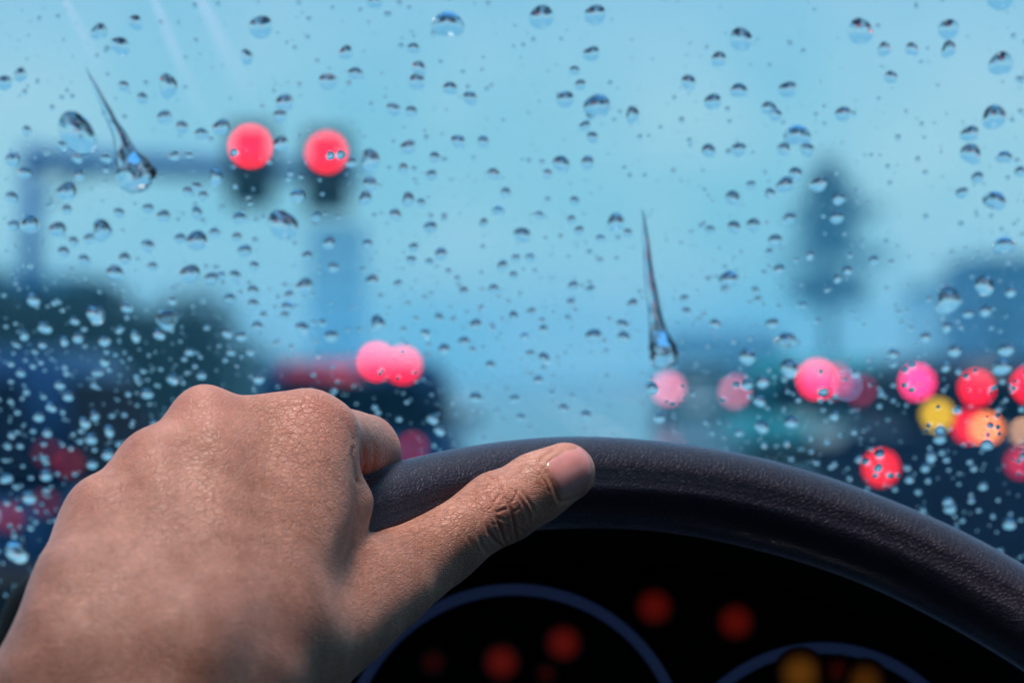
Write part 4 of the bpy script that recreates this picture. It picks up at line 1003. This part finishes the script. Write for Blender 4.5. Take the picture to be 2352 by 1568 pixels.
def skin():
    m = bpy.data.materials.new('skin'); m.use_nodes = True; nt = m.node_tree; b = nt.nodes['Principled BSDF']; L = nt.links.new
    def N(t, **k):
        n = nt.nodes.new(t)
        for a, v in k.items(): setattr(n, a, v)
        return n
    g = N('ShaderNodeAttribute', attribute_name='skin_grain'); fl = N('ShaderNodeAttribute', attribute_name='flush'); co = N('ShaderNodeAttribute', attribute_name='coarse')
    # warp
    nw = N('ShaderNodeTexNoise'); nw.inputs['Scale'].default_value = 6; nw.inputs['Detail'].default_value = 3; L(g.outputs['Vector'], nw.inputs['Vector'])
    ad = N('ShaderNodeVectorMath', operation='MULTIPLY_ADD'); ad.inputs[1].default_value = (.045, .045, .045); L(nw.outputs['Color'], ad.inputs[0]); L(g.outputs['Vector'], ad.inputs[2])
    mp = N('ShaderNodeVectorMath', operation='MULTIPLY'); mp.inputs[1].default_value = (.55, 1.0, .8); L(ad.outputs[0], mp.inputs[0])
    h = None
    def cells(scale, width, amt, h):
        v = N('ShaderNodeTexVoronoi', feature='DISTANCE_TO_EDGE'); v.inputs['Scale'].default_value = scale; L(mp.outputs[0], v.inputs['Vector'])
        r = N('ShaderNodeMapRange', interpolation_type='SMOOTHSTEP'); r.inputs['From Max'].default_value = width; L(v.outputs['Distance'], r.inputs['Value'])
        ml = N('ShaderNodeMath', operation='MULTIPLY_ADD'); ml.inputs[1].default_value = amt; L(r.outputs[0], ml.inputs[0])
        if h is None: ml.inputs[2].default_value = 0
        else: L(h, ml.inputs[2])
        return ml.outputs[0]
    h = cells(8.5, .085, .9, h); h = cells(15, .12, .5, h); h = cells(4.2, .035, .7, h)
    nf = N('ShaderNodeTexNoise'); nf.inputs['Scale'].default_value = 30; nf.inputs['Detail'].default_value = 5; L(g.outputs['Vector'], nf.inputs['Vector'])
    mf = N('ShaderNodeMath', operation='MULTIPLY_ADD'); mf.inputs[1].default_value = .5; L(nf.outputs['Fac'], mf.inputs[0]); L(h, mf.inputs[2])
    bp = N('ShaderNodeBump'); bp.inputs['Distance'].default_value = .00045
    bs = N('ShaderNodeMath', operation='MULTIPLY'); bs.inputs[1].default_value = .75; L(co.outputs['Fac'], bs.inputs[0]); L(bs.outputs[0], bp.inputs['Strength'])
    L(mf.outputs[0], bp.inputs['Height']); L(bp.outputs[0], b.inputs['Normal'])
    # colour
    n1 = N('ShaderNodeTexNoise'); n1.inputs['Scale'].default_value = .8; n1.inputs['Detail'].default_value = 5; n1.inputs['Roughness'].default_value = .65; L(g.outputs['Vector'], n1.inputs['Vector'])
    r1 = N('ShaderNodeValToRGB'); e = r1.color_ramp.elements; e[0].position = .36; e[0].color = (.42, .158, .092, 1); e[1].position = .64; e[1].color = (.62, .275, .19, 1)
    L(n1.outputs['Fac'], r1.inputs['Fac'])
    n2 = N('ShaderNodeTexNoise'); n2.inputs['Scale'].default_value = 9; n2.inputs['Detail'].default_value = 6; n2.inputs['Roughness'].default_value = .7; L(mp.outputs[0], n2.inputs['Vector'])
    r2 = N('ShaderNodeMapRange'); r2.inputs['From Min'].default_value = .3; r2.inputs['From Max'].default_value = .7; r2.inputs['To Min'].default_value = .80; r2.inputs['To Max'].default_value = 1.16; L(n2.outputs['Fac'], r2.inputs['Value'])
    mx = N('ShaderNodeMix', data_type='RGBA', blend_type='MULTIPLY'); mx.inputs[0].default_value = 1; L(r1.outputs['Color'], mx.inputs[6]); L(r2.outputs[0], mx.inputs[7])
    mr = N('ShaderNodeMix', data_type='RGBA'); mr.inputs[7].default_value = (.60, .225, .165, 1); L(mx.outputs[2], mr.inputs[6])
    fm = N('ShaderNodeMath', operation='MULTIPLY'); fm.inputs[1].default_value = .85; L(fl.outputs['Fac'], fm.inputs[0]); L(fm.outputs[0], mr.inputs[0])
    # the thin lines are darkened, the plates between them left paler
    lr = N('ShaderNodeMapRange'); lr.inputs['From Min'].default_value = .3; lr.inputs['From Max'].default_value = 1.6; lr.inputs['To Min'].default_value = .70; lr.inputs['To Max'].default_value = 1.07; L(h, lr.inputs['Value'])
    ml = N('ShaderNodeMix', data_type='RGBA', blend_type='MULTIPLY'); L(mr.outputs[2], ml.inputs[6]); L(lr.outputs[0], ml.inputs[7]); L(co.outputs['Fac'], ml.inputs[0])
    L(ml.outputs[2], b.inputs['Base Color'])
    rr_ = N('ShaderNodeMapRange'); rr_.inputs['To Min'].default_value = .36; rr_.inputs['To Max'].default_value = .54; L(n2.outputs['Fac'], rr_.inputs['Value']); L(rr_.outputs[0], b.inputs['Roughness'])
    b.inputs['Subsurface Weight'].default_value = .35; b.inputs['Subsurface Radius'].default_value = (1, .32, .16); b.inputs['Subsurface Scale'].default_value = .0028
    b.inputs['Specular IOR Level'].default_value = .5; b.inputs['Sheen Weight'].default_value = .18; b.inputs['Sheen Roughness'].default_value = .4; b.inputs['Sheen Tint'].default_value = (1, .92, 1, 1)
    return m
M['skin'] = skin()
hand = link('hand', hm, M['skin'], per)

# thumbnail: its own curved plate lying in the nail fold
bvh = BVHTree.FromPolygons([tuple(v) for v in HW], [tuple(map(int, f)) for f in QF])
top_e = CA([(1690,338),(1745,285),(1810,238),(1880,202),(1960,182),(2040,188)])
bot_e = CA([(1872,678),(1935,680),(2000,664),(2060,628),(2110,570),(2145,500)])
tip_e = CA([(2040,188),(2110,240),(2155,320),(2165,410),(2145,500)])
cut_e = CA([(1690,338),(1755,425),(1818,540),(1850,620),(1872,678)])
def along(pts, s):
    P_ = np.array(pts); L_ = np.r_[0, np.cumsum(np.hypot(*np.diff(P_, axis=0).T))]; L_ /= L_[-1]
    return np.array([np.interp(s, L_, P_[:, 0]), np.interp(s, L_, P_[:, 1])])
nu, nw_ = 26, 22; NV = []; NB = []; NF = []
for i in range(nu):
    s = i / (nu - 1)
    for j in range(nw_):
        t = j / (nw_ - 1)
        a, b = along(top_e, s), along(bot_e, s); c, d = along(cut_e, t), along(tip_e, t)
        p = (1 - t) * a + t * b + (1 - s) * c + s * d - ((1-s)*(1-t)*np.array(top_e[0]) + s*(1-t)*np.array(top_e[-1]) + (1-s)*t*np.array(bot_e[0]) + s*t*np.array(bot_e[-1]))
        ray = (px(p[0], p[1], 1.0) - EYE).normalized()
        h = bvh.ray_cast(EYE, ray)[0]
        if h is None: h = px(p[0], p[1], .85)
        edge = min(1, min(t, 1 - t) * 7, s * 8)
        lift = -.0005 + .0011 * edge ** .6 + (.0003 if s > .9 else 0)
        NV.append(Vector(h) - ray * lift); NB.append(Vector(h) + ray * .0014)
# smooth the plate
G = np.array([tuple(v) for v in NV]).reshape(nu, nw_, 3)
for _ in range(10):
    H_ = G.copy(); H_[1:-1, 1:-1] = (G[:-2, 1:-1] + G[2:, 1:-1] + G[1:-1, :-2] + G[1:-1, 2:]) / 4; G = G * .4 + H_ * .6
NV = [Vector(v) for v in G.reshape(-1, 3)]
n0 = len(NV)
for i in range(nu - 1):
    for j in range(nw_ - 1):
        a = i * nw_ + j; f = (a, a + 1, a + nw_ + 1, a + nw_); NF.append(f); NF.append(tuple(n0 + k for k in f[::-1]))
rim_ = [j for j in range(nw_)] + [i * nw_ + nw_ - 1 for i in range(1, nu)] + [(nu - 1) * nw_ + j for j in range(nw_ - 2, -1, -1)] + [i * nw_ for i in range(nu - 2, 0, -1)]
for a, b in zip(rim_, rim_[1:] + rim_[:1]): NF.append((a, n0 + a, n0 + b, b))
me = mesh_np('thumbnail', [v - base for v in NV + NB], NF)
bm = bmesh.new(); bm.from_mesh(me); bmesh.ops.recalc_face_normals(bm, faces=bm.faces); bm.to_mesh(me); bm.free()
M['nail'] = mottle(principled('nail', (.68, .28, .26), .2), .10, 180, 3, .06)
_b = M['nail'].node_tree.nodes['Principled BSDF']; _b.inputs['Subsurface Weight'].default_value = .3; _b.inputs['Subsurface Radius'].default_value = (1, .35, .25); _b.inputs['Subsurface Scale'].default_value = .002
link('thumbnail', me, M['nail'], per)
# ---------------------------------------------------------------- the rain-hazed air
hz = MB().box((0, 300, 6.5), (500, 700, 15.4)).build('haze', None)
hm_ = bpy.data.materials.new('haze'); hm_.use_nodes = True; nt = hm_.node_tree; nt.nodes.clear()
o_ = nt.nodes.new('ShaderNodeOutputMaterial'); v_ = nt.nodes.new('ShaderNodeVolumePrincipled')
v_.inputs['Color'].default_value = (.13, .52, .82, 1); v_.inputs['Density'].default_value = .0017
nt.links.new(v_.outputs[0], o_.inputs['Volume']); hz.data.materials.append(hm_)
tag(hz, 'pale blue rain haze hanging over the whole street', 'haze', None, 'stuff')
